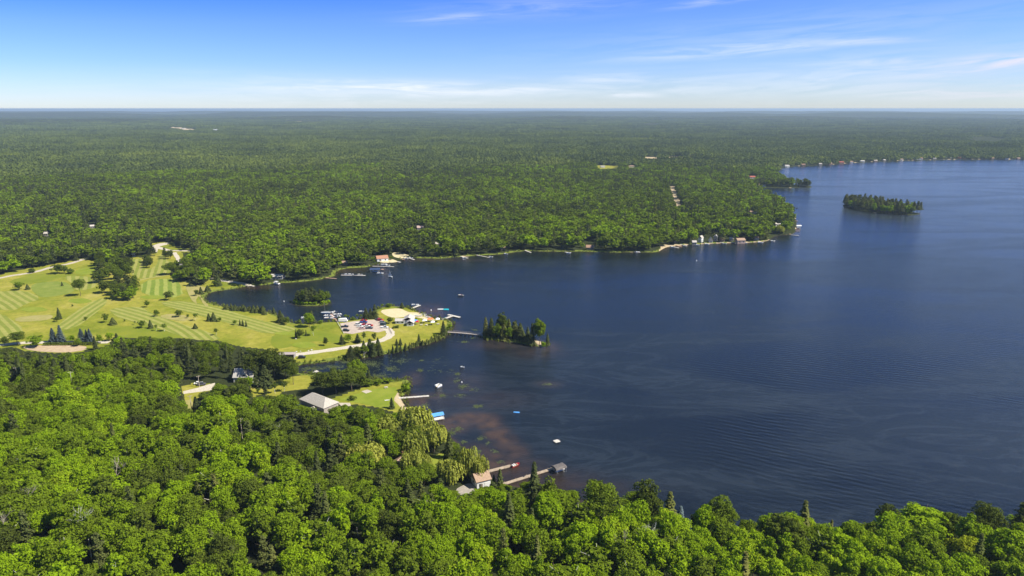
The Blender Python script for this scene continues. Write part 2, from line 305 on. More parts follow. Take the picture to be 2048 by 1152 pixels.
# ---------------------------------------------------------------- mesh helpers
class MB:
    def __init__(s): s.v = []; s.f = []; s.mi = []
    def add(s, vs, fs, mi=0):
        o = len(s.v); s.v += [tuple(v) for v in vs]; s.f += [tuple(i+o for i in f) for f in fs]; s.mi += [mi]*len(fs); return s
    def box(s, c, d, rz=0., mi=0):
        hx, hy, hz = d[0]/2, d[1]/2, d[2]/2; cr, sr = math.cos(rz), math.sin(rz)
        vs = [(c[0]+x*cr-y*sr, c[1]+x*sr+y*cr, c[2]+z) for z in (-hz, hz) for x, y in ((-hx,-hy),(hx,-hy),(hx,hy),(-hx,hy))]
        return s.add(vs, [(3,2,1,0),(4,5,6,7),(0,1,5,4),(1,2,6,5),(2,3,7,6),(3,0,4,7)], mi)
    def tube(s, a, b, r0, r1=None, n=6, mi=0):
        a, b = Vector(a), Vector(b); r1 = r0 if r1 is None else r1
        d = (b-a).normalized(); u = d.orthogonal().normalized(); w_ = d.cross(u)
        vs = [a + (u*math.cos(6.2832*i/n)+w_*math.sin(6.2832*i/n))*r0 for i in range(n)] + [b + (u*math.cos(6.2832*i/n)+w_*math.sin(6.2832*i/n))*r1 for i in range(n)]
        return s.add(vs, [(i, (i+1) % n, n+(i+1) % n, n+i) for i in range(n)] + [tuple(range(n-1, -1, -1)), tuple(range(n, 2*n))], mi)
    def prism(s, poly, z0, z1, mi=0):
        n = len(poly); ar = sum(poly[i][0]*poly[(i+1)%n][1]-poly[(i+1)%n][0]*poly[i][1] for i in range(n))
        if ar < 0: poly = poly[::-1]
        return s.add([(x, y, z0) for x, y in poly]+[(x, y, z1) for x, y in poly],
                     [tuple(range(n-1, -1, -1)), tuple(range(n, 2*n))] + [(i, (i+1) % n, n+(i+1) % n, n+i) for i in range(n)], mi)
    def build(s, name, m, parent=None, loc=None, smooth=False):
        me = bpy.data.meshes.new(name); me.from_pydata(s.v, [], s.f); 
        for x in (m if isinstance(m, (list, tuple)) else [m]): me.materials.append(x)
        if any(s.mi): me.polygons.foreach_set('material_index', s.mi)
        if smooth: me.polygons.foreach_set('use_smooth', [True]*len(s.f))
        o = bpy.data.objects.new(name, me); C.objects.link(o)
        if parent: o.parent = parent
        if loc: o.location = loc
        return o
def tag(o, label=None, cat=None, group=None, kind=None):
    if label: o['label'] = label
    if cat: o['category'] = cat
    if group: o['group'] = group
    if kind: o['kind'] = kind
    return o
def empty(name, loc, rz=0., label=None, cat=None, group=None):
    o = bpy.data.objects.new(name, None); C.objects.link(o); o.location = loc; o.rotation_euler = (0, 0, rz); o.empty_display_size = .5
    return tag(o, label, cat, group)
def copy_tree(o, parent=None):
    c = o.copy(); C.objects.link(c)
    if parent: c.parent = parent
    for ch in list(o.children): copy_tree(ch, c)
    return c
def quads_mesh(name, V, mats, mi=None):
    """V: (n,4,3) array of quads"""
    n = len(V); me = bpy.data.meshes.new(name)
    me.vertices.add(4*n); me.vertices.foreach_set('co', V.reshape(-1).astype('f'))
    me.loops.add(4*n); me.loops.foreach_set('vertex_index', np.arange(4*n, dtype='i'))
    me.polygons.add(n); me.polygons.foreach_set('loop_start', np.arange(0, 4*n, 4, dtype='i'))
    for x in mats: me.materials.append(x)
    if mi is not None: me.polygons.foreach_set('material_index', mi.astype('i'))
    me.update(calc_edges=True); return me

# ---------------------------------------------------------------- ground and water sheets
azs = np.concatenate([-np.linspace(R(100), R(44.5), 24, endpoint=False), np.linspace(-R(44), R(44), 740), np.linspace(R(44.5), R(100), 24)])
azs.sort()
rs = [25.]
while rs[-1] < 2600: rs.append(rs[-1]*(1.0062 if rs[-1] > 120 else 1.05))
while rs[-1] < 62000: rs.append(rs[-1]*1.03)
rs = np.array(rs); NA, NR = len(azs), len(rs)
A_, R_ = np.meshgrid(azs, rs); gx, gy = (np.sin(A_)*R_).ravel(), (np.cos(A_)*R_).ravel()
sdv = np.full(gx.shape, 500.); near = R_.ravel() < 4200
sdv[near] = shore(gx[near], gy[near])
gh = ground_h(gx, gy, sdv)
def grid_mesh(name, z, m, keep=None):
    idx = np.arange(NA*NR).reshape(NR, NA)
    q = np.stack([idx[:-1, :-1], idx[:-1, 1:], idx[1:, 1:], idx[1:, :-1]], -1).reshape(-1, 4)
    q = q[:, ::-1]
    vx = np.stack([gx, gy, z], 1)
    sel = np.arange(NA*NR)
    if keep is not None:
        q = q[keep[q].any(1)]; sel, inv = np.unique(q, return_inverse=True); q = inv.reshape(-1, 4); vx = vx[sel]
    me = bpy.data.meshes.new(name); me.vertices.add(len(vx)); me.vertices.foreach_set('co', vx.reshape(-1).astype('f'))
    me.loops.add(q.size); me.loops.foreach_set('vertex_index', q.reshape(-1).astype('i'))
    me.polygons.add(len(q)); me.polygons.foreach_set('loop_start', np.arange(0, q.size, 4, dtype='i'))
    me.polygons.foreach_set('use_smooth', np.ones(len(q), bool)); me.materials.append(m); me.update(calc_edges=True)
    o = bpy.data.objects.new(name, me); C.objects.link(o); return o, sel
zone = np.zeros((len(gx), 4), 'f'); zone[:, 3] = 1
ppx, ppy = proj(gx, np.maximum(gy, 30), gh); ppx[gy < 30] = -9999
for gp in (GOLF, LAWN_A, LAWN_B, LAWN_C, LAWN_D, HOUSE_WINDOWS[20], HOUSE_WINDOWS[21]): zone[:, 0] = np.maximum(zone[:, 0], pip(ppx, ppy, gp))
shallow_land = (sdv < 3.5) & (ppy > 480) & ~((ppx > 840) & (ppy > 800))
zone[:, 2] = shallow_land & (sdv > -3) & ~((ppx > 740) & (ppx < 830) & (ppy < 540)) 
zone[:, 2] *= 1-(pip(ppx, ppy, [(786,780),(800,782),(822,826),(800,830),(786,806)]) | pip(ppx, ppy, [(808,612),(884,634),(884,644),(808,626)]))
zone[:, 1] = ((sdv < 1.7) & (nz(gx, gy, 40, 9) > .45) & (ppy < 530) & (ppx > 900)) | ((sdv < 9) & pip(ppx, ppy, [(1320,490),(1500,484),(1535,480),(1600,464),(1600,480),(1320,508)])) \
  | ((sdv < 5) & (ppy < 332) & (nz(gx, gy, 90, 6) > .25)) | pip(ppx, ppy, [(1050,672),(1066,676),(1100,688),(1096,694),(1080,692),(1056,682)])
for pl in ([(786,788),(796,783),(803,796),(806,806),(818,826),(806,824),(796,808),(787,800)], [(1370,1046),(1380,1046),(1384,1060),(1366,1060)], [(1925,1054),(1945,1054),(1940,1062),(1920,1062)],
           [(338,254),(372,255.5),(394,260),(372,261.5),(345,257)], HOUSE_WINDOWS[17], [(560,242.3),(600,242.6),(655,243.3),(600,243.6)], [(0,766),(70,770),(70,776),(0,776)], [(1290,314),(1316,314.5),(1316,317),(1290,317)],
           [(1335,313.5),(1372,313.5),(1372,315.5),(1335,315.5)]):
    zone[:, 1] = np.maximum(zone[:, 1], pip(ppx, ppy, pl))
gobj, _ = grid_mesh('ground', gh, M_GROUND); tag(gobj, kind='structure')
ca = gobj.data.color_attributes.new('zone', 'FLOAT_COLOR', 'POINT'); ca.data.foreach_set('color', zone.reshape(-1))
wobj, sel = grid_mesh('water', np.zeros(len(gx)), M_WATER, keep=(sdv < 4)); tag(wobj, kind='structure')
sh = np.exp(-np.clip(-sdv, 0, 99)/1.6)*.8
def blob(px, py, rx, ry, a):  # brown shallows, size in metres
    q = P(px, py); return a*np.exp(-(((gx-q.x)/rx)**2 + ((gy-q.y)/ry)**2)**1.3)
for b in [(850,862,14,9,.9),(875,858,14,6,.9),(900,850,12,5,.9),(922,842,11,5,.95),(945,834,11,6,1.),(966,838,8,7,1.),(980,850,6,8,1.),(994,866,6,8,.95),(1010,884,6,8,.85),(1028,903,7,8,.65),
          (880,900,8,14,.5),(930,915,16,12,.75),(965,925,16,12,.75),(1000,935,20,10,.6),(1050,960,30,10,.45),(1110,975,35,8,.35),(830,800,10,9,.8),(850,794,9,4,.7),(870,790,9,4,.5),(825,815,8,10,.8),(820,762,7,14,.6),(950,800,30,14,.25),
          (850,625,9,22,.7),(865,630,9,26,.75),(1098,695,8,12,.5),(1070,705,18,12,.3),(1000,690,26,10,.35),(905,655,6,14,.5),(925,770,14,20,.28),(1098,768,8,6,.3),(500,575,30,8,.5),(690,541,22,12,.5),(860,520,60,9,.4)]:
    sh = np.maximum(sh, blob(*b))
sh *= .80+.38*nz(gx, gy, 11, 8)*np.clip(sh*3, 0, 1)
at = wobj.data.attributes.new('shallow', 'FLOAT', 'POINT'); at.data.foreach_set('value', np.clip(sh[sel], 0, 1).astype('f'))

# ---------------------------------------------------------------- sheets on the ground: mown grass, gravel, sand
def sheet(name, pts, m, dz=.06, smooth=1, z0=None):
    pts = chaikin(pts, smooth) if smooth else pts
    W = [P(a, b, .55) for a, b in pts]
    if z0 is None: z0 = gz(sum(p.x for p in W)/len(W), sum(p.y for p in W)/len(W)) if W[0].y > 900 else .55
    if z0 > .6: W = [P(a, b, z0) for a, b in pts]
    mb = MB().prism([(p.x, p.y) for p in W], z0-.25, z0+dz)
    # triangulate the top through from_pydata ngon
    return tag(mb.build(name, m), kind='structure')
def strip(name, pts, width, m, dz=.07):
    W = [P(a, b, .55) for a, b in pts]
    Q = []
    for i in range(len(W)-1):
        a, b = W[max(i-1, 0)], W[i]; c_, d = W[i+1], W[min(i+2, len(W)-1)]
        for k in range(6):
            u = k/6; Q.append(.5*((2*b)+(c_-a)*u+(2*a-5*b+4*c_-d)*u*u+(-a+3*b-3*c_+d)*u**3))
    Q.append(W[-1]); l, r = [], []
    for i, q in enumerate(Q):
        d = (Q[min(i+1, len(Q)-1)]-Q[max(i-1, 0)]).normalized(); n = Vector((-d.y, d.x, 0))*(width/2)*(1+.12*math.sin(i*1.7))
        l.append(q+n); r.append(q-n)
    mb = MB(); n = len(Q)
    vs = [(p.x, p.y, .55+dz) for p in l]+[(p.x, p.y, .55+dz) for p in r]+[(p.x, p.y, .3) for p in l]+[(p.x, p.y, .3) for p in r]
    fs = []
    for i in range(n-1): fs += [(i, n+i, n+i+1, i+1), (2*n+i, i, i+1, 2*n+i+1), (n+i, 3*n+i, 3*n+i+1, n+i+1)]
    fs += [(0, 2*n, 3*n, n), (n-1, 2*n-1, 4*n-1, 3*n-1)]
    mb.add(vs, fs); return tag(mb.build(name, m), kind='structure')
Z1 = lambda L: [(x/4.096, 440+y/4.096) for x, y in L]
z1 = lambda x, y: (x/4.096, 440+y/4.096)
fair = [
 (Z1([(-400,560),(0,588),(200,575),(350,640),(200,690),(130,740),(0,735),(-400,720)]), z1(0,600), z1(150,700), 5.5, 0),
 (Z1([(540,452),(780,468),(795,540),(720,572),(615,578),(590,520),(535,480)]), z1(640,455), z1(625,560), 6.5, 0),
 (Z1([(1062,318),(1165,318),(1170,370),(1195,415),(1285,375),(1300,300),(1345,262),(1365,335),(1412,340),(1385,450),(1140,490),(1065,430)]), z1(1240,480), z1(1275,330), 5.5, 0),
 (Z1([(1155,500),(1380,478),(1470,500),(1508,640),(1160,622)]), z1(1240,620), z1(1245,500), 6.4, 0),
 (Z1([(810,640),(890,650),(840,720),(600,900),(440,892),(600,760)]), z1(470,890), z1(830,650), 5.2, 0),
 (Z1([(890,727),(1150,705),(1230,760),(1450,840),(1750,930),(1820,985),(1560,985),(1300,885),(1000,812),(920,770)]), z1(1050,720), z1(1500,880), 5.0, .0016),
 ([(312,606),(354,601),(427,611),(500,635),(546,647),(598,655),(580,664),(533,668),(494,657),(441,642),(380,626)], (340,604), (560,656), 4.6, .0006),
 (Z1([(-400,700),(0,772),(60,790),(215,905),(110,965),(0,985),(-400,960)]), z1(0,800), z1(150,960), 5.0, 0),
]
for i, (pl, p1, p2, per, bend) in enumerate(fair):
    strong = i in (3,)
    sheet('fairway', pl, stripe_mat('mown_stripes', p1, p2, per, *(((.13,.20,.025), (.33,.35,.09)) if strong else ((.175,.215,.032), (.335,.325,.095))), bend=bend), .06+.004*i)
M_GREEN = noisy('green_turf', (.175,.23,.025), (.24,.275,.04), .12)
M_DGREEN = noisy('rough_turf', (.155,.20,.022), (.22,.24,.03), .05)
M_TAN = noisy('dry_turf', (.28,.27,.08), (.37,.32,.13), .15)
M_MEAD = noisy('meadow_sedge', (.16,.215,.035), (.235,.265,.06), .1)
ell = lambda cx, cy, rx, ry, k=14: [(cx+rx*math.cos(6.2832*i/k)*(1+.08*math.sin(i*2.3)), cy+ry*math.sin(6.2832*i/k)*(1+.1*math.cos(i*1.7))) for i in range(k)]
sheet('meadow', Z1([(240,540),(330,510),(520,500),(600,545),(610,590),(500,615),(350,640),(280,600)]), M_MEAD, .075)
sheet('rough', Z1([(60,500),(300,440),(480,450),(540,450),(460,490),(300,520),(120,530)]), M_DGREEN, .05)
sheet('rough', Z1([(600,420),(690,390),(780,395),(780,445),(640,450)]), M_GREEN, .05)
sheet('rough', Z1([(880,890),(1200,850),(1500,900),(1640,960),(1300,975),(900,960)]), M_DGREEN, .05)
sheet('rough', [(545,668),(600,655),(650,662),(690,674),(690,688),(620,680),(560,700),(540,690)], M_DGREEN, .05)
sheet('putting_green', ell(608,690,25,6), M_GREEN, .11)
sheet('putting_green', ell(68,619,27,5), M_GREEN, .12)
sheet('putting_green', ell(160,602,24,5), M_GREEN, .12)
sheet('putting_green', ell(305,594.5,26,3.5), M_GREEN, .12)
sheet('putting_green', ell(570,667,22,3.5), M_GREEN, .12)
sheet('dry_patch', Z1([(1290,790),(1400,765),(1560,790),(1540,830),(1400,820)]), M_TAN, .115)
sheet('dry_patch', Z1([(120,800),(300,780),(440,775),(420,815),(280,830),(130,835)]), M_TAN, .115)
sheet('dry_patch', Z1([(1510,520),(1680,545),(1700,580),(1600,640),(1620,700),(1560,650)]), M_TAN, .115)
sheet('dry_patch', [(370,545+25),(372,572),(398,590),(408,612),(420,614),(404,596),(392,580)], M_TAN, .12)
sheet('lawn', [(672,800),(700,792),(740,780),(790,772),(796,784),(786,800),(795,815),(770,818),(720,806)], M_GREEN, .05)
sheet('lawn', LAWN_D, M_GREEN, .05, 1)
M_GRAV = noisy('gravel', (.40,.35,.28), (.56,.50,.42), 1.2)
M_WGRAV = noisy('pale_gravel', (.46,.41,.33), (.62,.56,.46), 1.2)
M_PINK = noisy('parking_gravel', (.42,.34,.29), (.54,.45,.38), .6)
M_SAND = noisy('sand', (.54,.46,.27), (.66,.57,.37), .5)
M_DIRT = noisy('bare_dirt', (.42,.30,.20), (.52,.41,.27), .4)
strip('road', [(-200,600),(0,556),(40,549),(70,544),(105,534),(140,527),(168,518)], 5.5, M_GRAV)
sheet('parking_lot', [(680,647),(706,643),(730,640.6),(756,639),(773,650),(777,658),(765,662.5),(756,665),(734,662),(704,668),(687,666)], M_PINK, .10, 0)
strip('road', [(590,710),(640,703),(700,694),(735,688),(765,680),(780,671),(779,662),(768,655)], 5.6, M_WGRAV, .13)
sheet('sandy_lot', [(758,621),(786,617),(802,617),(813,623),(821,625),(835,625),(846,629),(862,637),(874,641),(857,640.5),(844,637),(834,635),(821,631),(807,634.5),(786,636),(771,631)], M_SAND, .10)
sheet('road', [(303,492),(318,487),(336,485),(338,488),(318,493),(338,499),(345,500),(340,503),(316,498),(314,506),(306,502)], M_WGRAV, .12, 0)
strip('path', [(345,501),(362,501.5),(382,502)], 5, M_GRAV)
strip('path', [(348,505),(355,515),(360,526),(365,534)], 4.2, M_WGRAV, .11)
strip('path', [(276,561),(300,556),(337,550)], 2.6, M_TAN, .14)
strip('path', [(418,557),(450,562),(480,566),(500,571)], 5, M_WGRAV, .1)
sheet('driveway', [(366,783),(395,776),(414,770),(430,766),(430,779),(412,782),(390,785),(367,788)], M_WGRAV, .12, 0)
strip('driveway', [(383,826),(381,812),(376,800)], 3, M_TAN, .09)
strip('road', [(-60,692),(0,690),(45,686),(120,684.5),(218,684.5)], 4.5, M_WGRAV, .1)
sheet('bare_ground', [(40,692),(110,690),(172,691),(174,700),(130,706),(60,702)], M_DIRT, .09)
sheet('bare_ground', [(785,504),(804,506),(822,512),(806,517),(790,515),(784,510)], M_SAND, .09)
sheet('bare_ground', [(757,524),(765,519),(780,517),(797,522.6),(789,524.5),(770,526)], M_SAND, .09)
sheet('driveway', [(910,980),(925,971),(940,966),(950,972),(952,984),(935,992),(918,990)], noisy('drive_gravel', (.30,.27,.24), (.42,.38,.33), .8), .09, 1)
sheet('stone_pad', [(723,783),(735,779.5),(744,783),(732,787.5)], M_GRAV, .14, 0)
sheet('patio', [(676,806),(700,806),(702,812),(684,814)], M_GRAV, .13, 0)
# ---------------------------------------------------------------- trees
def rand_dirs(n, r):
    v = r.normal(size=(n, 3)); return v/np.linalg.norm(v, axis=1, keepdims=True)
def cards(c, nrm, su, sv, r):
    """quads at c (n,3) facing nrm, half sizes su, sv"""
    n = len(c); a = r.normal(size=(n, 3)); u = np.cross(nrm, a); u /= np.linalg.norm(u, axis=1, keepdims=True)+1e-9
    v = np.cross(nrm, u); su = np.broadcast_to(su, n)[:, None]; sv = np.broadcast_to(sv, n)[:, None]
    return np.stack([c-u*su*.9-v*sv*.55, c+u*su*.55-v*sv, c+u*su+v*sv*.6, c-u*su*.6+v*sv], 1)
def broad_crown(seed, H=16., Rr=5., lobes=24, per=150, size=.3, z0=.26, shape=1.0):
    r = np.random.default_rng(seed); zc = H*(z0+1)/2; hz = H*(1-z0)/2; out_ = []
    k = np.arange(lobes)+.5; ph = np.arccos(1-1.72*k/lobes); th = np.pi*(1+5**.5)*k + r.uniform(0, 6)
    for i in range(lobes):
        q = r.uniform(.45, 1.0); rr = Rr*r.uniform(.17, .46)
        c = np.array([np.cos(th[i])*np.sin(ph[i])*Rr*q*shape, np.sin(th[i])*np.sin(ph[i])*Rr*q, zc+np.cos(ph[i])*(hz-rr*.7)*r.uniform(.55, 1.1)])
        n_ = int(per*(rr/(Rr*.36))**2); d = rand_dirs(n_, r); d[:, 2] = np.where(d[:, 2] < -.3, -d[:, 2], d[:, 2])
        rad = rr*(.62+.42*r.random(n_)**.6)[:, None]
        # sprays: leaf clumps gather round a few twig tips
        tips = rand_dirs(max(5, n_//9), r); tj = tips[r.integers(0, len(tips), n_)]; d = d*.55+tj*.6; d /= np.linalg.norm(d, axis=1, keepdims=True)
        p = c+d*rad*np.array([1.1, 1.1, .86]); nn = d*.8+rand_dirs(n_, r)*.75+np.array([0, 0, .35]); nn /= np.linalg.norm(nn, axis=1, keepdims=True)
        s = size*r.uniform(.6, 1.5, n_); out_.append(cards(p, nn, s, s*.8, r))
    # inner fill so no daylight passes straight through the middle
    n_ = lobes*per//7; d = rand_dirs(n_, r); p = d*(r.random(n_)**.4)[:, None]*np.array([Rr*.62, Rr*.62, hz*.7]) + np.array([0, 0, zc])
    out_.append(cards(p, rand_dirs(n_, r), size*2.2, size*1.8, r))
    return np.concatenate(out_)
def spruce_crown(seed, H=14., Rr=2.6, levels=30, per=14, size=.50, z0=.04, pw=.80):
    r = np.random.default_rng(seed); o = []
    for L in range(levels):
        u = (L+r.random()*.5)/levels; z = H*(z0+(1-z0)*u); rad = Rr*(1-u)**pw*r.uniform(.70, 1.22)+.10
        nb = max(4, int(per*(rad/Rr)**.6)); off = r.uniform(0, 6)
        for b in range(nb):
            th = off+6.2832*b/nb+r.uniform(-.2, .2); L_ = rad*r.uniform(.62, 1.22); ns = max(2, int(L_/(size*1.15)))
            for s in range(ns):
                f = (s+.7)/ns; rr_ = L_*f; c = np.array([np.cos(th)*rr_, np.sin(th)*rr_, z-.30*L_*f*f-.04*L_])
                wd = size*(1.25-.30*f); out = np.array([np.cos(th), np.sin(th), -.45*f]); sd = np.array([-np.sin(th), np.cos(th), 0])
                jig = r.normal(size=3)*.12; out = out+jig
                o.append([c-out*size*.7-sd*wd*.75, c+out*size*.55-sd*wd*.6, c+out*size*.75+sd*wd*.35, c-out*size*.6+sd*wd*.8])
    o = np.array(o); top = cards(np.array([[0, 0, H*(.97+.008*i)] for i in range(4)]), rand_dirs(4, r), .10, .38, r)
    core = []
    for z in np.linspace(z0*H, H*.93, 14):
        rr = Rr*.55*(1-z/H)**pw; core.append(cards(np.array([[np.cos(a)*rr*.5, np.sin(a)*rr*.5, z] for a in (0, 2.1, 4.2)]), np.array([[np.cos(a), np.sin(a), .1] for a in (0, 2.1, 4.2)]), rr+.08, H/22, r))
    return np.concatenate([o, top]+core)
def pine_crown(seed, H=17., Rr=3.6, plates=20, per=58, size=.30, z0=.28):
    r = np.random.default_rng(seed); o = []
    for i in range(plates):
        u = (i+.5)/plates; z = H*(z0+(1-z0)*u); th = i*2.4+r.uniform(-.5, .5); rr = Rr*(1-u)**.55*r.uniform(.45, 1.0)
        for k in range(2):
            t2 = th+k*3.14+r.uniform(-.4, .4); c = np.array([np.cos(t2)*rr*.62, np.sin(t2)*rr*.62, z+rr*.12]); rad = max(.7, rr*.62)
            n_ = int(per*max(.5, rad/2)); d = rand_dirs(n_, r); p = c+d*np.array([rad, rad, rad*.42])*(.5+.55*r.random(n_))[:, None]
            nn = d*.5+rand_dirs(n_, r)*.6+np.array([0, 0, .6]); nn /= np.linalg.norm(nn, axis=1, keepdims=True)
            s = size*r.uniform(.6, 1.4, n_); o.append(cards(p, nn, s, s*.7, r))
    return np.concatenate(o)
def cedar_crown(seed, H=9., Rr=1.7, n_=900, size=.26):
    r = np.random.default_rng(seed); u = r.random(n_)**1.25; th = r.uniform(0, 6.283, n_)
    rad = Rr*np.sin(np.clip(.35+.65*(1-u), 0, 1)*np.pi*.5)**1.3*(1-u)**.42*(1+.13*np.sin(5*th+9*u)+.1*np.sin(3*th-14*u)); rad = rad*(.72+.33*r.random(n_))
    p = np.stack([np.cos(th)*rad, np.sin(th)*rad, H*(.03+.97*u)], 1); nn = np.stack([np.cos(th), np.sin(th), .25+0*th], 1)+rand_dirs(n_, r)*.45
    nn /= np.linalg.norm(nn, axis=1, keepdims=True); return cards(p, nn, size, size*1.4, r)
def willow_crown(seed, H=13., Rr=6.2, strands=330, size=.30):
    r = np.random.default_rng(seed); o = []
    lob = [(r.uniform(-.55, .55)*Rr, r.uniform(-.55, .55)*Rr, r.uniform(.62, .88)*H, r.uniform(.28, .45)*Rr) for _ in range(15)]
    for i in range(strands):
        l = lob[i % 15]; d = rand_dirs(1, r)[0]; d[2] = abs(d[2])*.8; p = np.array(l[:3])+d*l[3]; outd = d[:2]/(np.linalg.norm(d[:2])+1e-6)
        ln = r.uniform(2.5, 6)*(.5+.5*min(1, np.hypot(*p[:2])/Rr*1.2)); k = int(ln/.55)+2
        for s in range(k):
            c = p+np.array([outd[0]*s*.13, outd[1]*s*.13, -.55*s+.25*min(s, 1)]); 
            if c[2] < .8: break
            nn = np.array([outd[0], outd[1], .45 if s < 2 else .12])+r.normal(size=3)*.4; nn /= np.linalg.norm(nn)
            th = np.cross(nn, [0, 0, 1.]); th /= np.linalg.norm(th)+1e-9; up = np.cross(th, nn); wv = size*r.uniform(.6, 1.2); hv = size*r.uniform(1., 1.6)
            o.append([c-th*wv-up*hv, c+th*wv*.7-up*hv*.9, c+th*wv+up*hv, c-th*wv*.8+up*hv*.9])
    o = np.array(o); n_ = 320; d = rand_dirs(n_, r); p = d*np.array([Rr*.62, Rr*.62, H*.27])+np.array([0, 0, H*.62])
    return np.concatenate([o, cards(p, rand_dirs(n_, r), .8, .7, r)])
def trunk_mb(H, r0, seed, limbs=5, crown0=.35, spread=.5, lean=.03, mb=None, mi=0, top=.82):
    r = random.Random(seed); mb = mb or MB(); p = Vector((0, 0, -.6)); seg = 5; pts = [p.copy()]
    for i in range(seg): p = p+Vector((r.uniform(-lean, lean)*H, r.uniform(-lean, lean)*H, (H*top+.6)/seg)); pts.append(p.copy())
    for i in range(seg): mb.tube(pts[i], pts[i+1], r0*(1-.17*i), r0*(1-.17*(i+1)), 6, mi)
    for i in range(limbs):
        u = crown0+(top-crown0)*(i+.3)/limbs; b = pts[min(seg-1, int(u/top*seg))].lerp(pts[min(seg, int(u/top*seg)+1)], .5)
        a = i*2.4+r.uniform(-.4, .4); L = H*spread*.4*r.uniform(.7, 1.1)
        m_ = b+Vector((math.cos(a)*L*.5, math.sin(a)*L*.5, L*.42)); e = m_+Vector((math.cos(a+.3)*L*.5, math.sin(a+.3)*L*.5, L*.55))
        mb.tube(b, m_, r0*.42, r0*.28, 5, mi); mb.tube(m_, e, r0*.28, r0*.1, 5, mi)
    return mb
def dead_mb(H, seed, r0=.22):
    r = random.Random(seed); mb = MB()
    def grow(p, d, L, rad, lev):
        e = p+d*L; mb.tube(p, e, rad, rad*.62, 5)
        if lev == 0: return
        for k in range(3 if lev > 1 else 2):
            a = r.uniform(0, 6.28); nd = (d+Vector((math.cos(a), math.sin(a), r.uniform(-.1, .5)))*r.uniform(.45, .8)).normalized(); grow(e if k else p.lerp(e, .7), nd, L*r.uniform(.55, .8), rad*.55, lev-1)
    mb.tube((0, 0, -.5), (0, 0, H*.38), r0*1.2, r0); grow(Vector((0, 0, H*.38)), Vector((r.uniform(-.1, .1), r.uniform(-.1, .1), 1)).normalized(), H*.24, r0, 4)
    return mb

# kinds: (crown meshes, trunk meshes, nominal height, nominal width)
KIND = {}
def kind(name, crowns, lm, trunks, tm, H, W):
    cm = [quads_mesh(name+'_crown', c, [lm]) for c in crowns]; tmesh = []
    for mb in trunks:
        me = bpy.data.meshes.new(name+'_trunk'); me.from_pydata(mb.v, [], mb.f); me.materials.append(tm); tmesh.append(me)
    KIND[name] = (cm, tmesh, H, W)
kind('broadleaf_tree', [broad_crown(i+1, lobes=22+4*(i % 5), per=[215, 190, 230, 170, 200][i % 5], size=[.25, .22, .28, .21][i % 4], shape=[1, .82, 1.18, 1, .9][i % 5], z0=[.2, .28, .24, .34][i % 4]) for i in range(10)], M_LEAF, [trunk_mb(16, .26, i) for i in range(3)], M_BARK, 16, 11)
kind('poplar_tree', [broad_crown(160+i, 18, 3.3, 22, 95, .26, .22) for i in range(3)], M_LEAF, [trunk_mb(18, .2, 90+i, 5, .3, .3) for i in range(2)], M_BIRCH, 18, 7.6)
kind('round_tree', [broad_crown(40+i, 9, 3.6, 14, 90, .24, .12) for i in range(4)], M_LEAF, [trunk_mb(9, .16, 20+i) for i in range(2)], M_BARK, 9, 8)
kind('shrub', [broad_crown(60+i, 3, 2.0, 10, 60, .20, -.15) for i in range(3)], M_LEAF, [trunk_mb(3, .07, 30, 4, .1, .9)], M_BARK, 3, 4.3)
kind('spruce_tree', [spruce_crown(80+i, Rr=[2.5, 2.9, 2.3, 2.7][i]) for i in range(4)], M_NEED, [trunk_mb(14, .17, 40, 0, top=.95)], M_BARK, 14, 4.4)
kind('blue_spruce', [spruce_crown(90+i, Rr=3.0, per=17, pw=.74) for i in range(2)], M_BLUE, [trunk_mb(14, .17, 41, 0, top=.95)], M_BARK, 14, 5.0)
kind('pine_tree', [pine_crown(100+i) for i in range(5)], M_NEED, [trunk_mb(17, .21, 50+i, 6, .3, .4) for i in range(2)], M_BARK, 17, 7)
kind('cedar_tree', [cedar_crown(120+i, Rr=[1.7, 2.0, 1.4][i]) for i in range(3)], M_NEED, [trunk_mb(9, .13, 60, 0, top=.9)], M_BARK, 9, 3.5)
kind('willow_tree', [willow_crown(130+i) for i in range(3)], M_WILL, [trunk_mb(12, .38, 70, 6, .2, .8)], M_BARK, 12, 10.5)
kind('birch_tree', [broad_crown(140+i, 14, 3.0, 16, 38, .26, .35) for i in range(2)], M_LEAF, [trunk_mb(14, .15, 80+i, 7, .25, .5) for i in range(2)], M_BIRCH, 14, 6.3)
ORD = ['first','second','third','fourth','fifth','sixth','seventh','eighth','ninth','tenth','eleventh','twelfth','thirteenth','fourteenth','fifteenth','sixteenth','seventeenth','eighteenth','nineteenth','twentieth']
pend = []
def later_label(root, desc, place):
    pend.append((root, desc, place, proj(root.location.x, root.location.y, root.location.z)[0]))
def settle_labels():
    by = {}
    for r_, d_, p_, x_ in pend: by.setdefault((d_, p_), []).append((x_, r_))
    for (d_, p_), L_ in by.items():
        L_.sort(key=lambda q: q[0])
        for i, (x_, r_) in enumerate(L_): r_['label'] = f'{d_} {p_}' if len(L_) == 1 else f'{d_}, {ORD[i] if i < 20 else str(i+1)+"th"} such from left, {p_}'
protos = {}
placed = []; last = [None]
def protos_last(): return last[0]
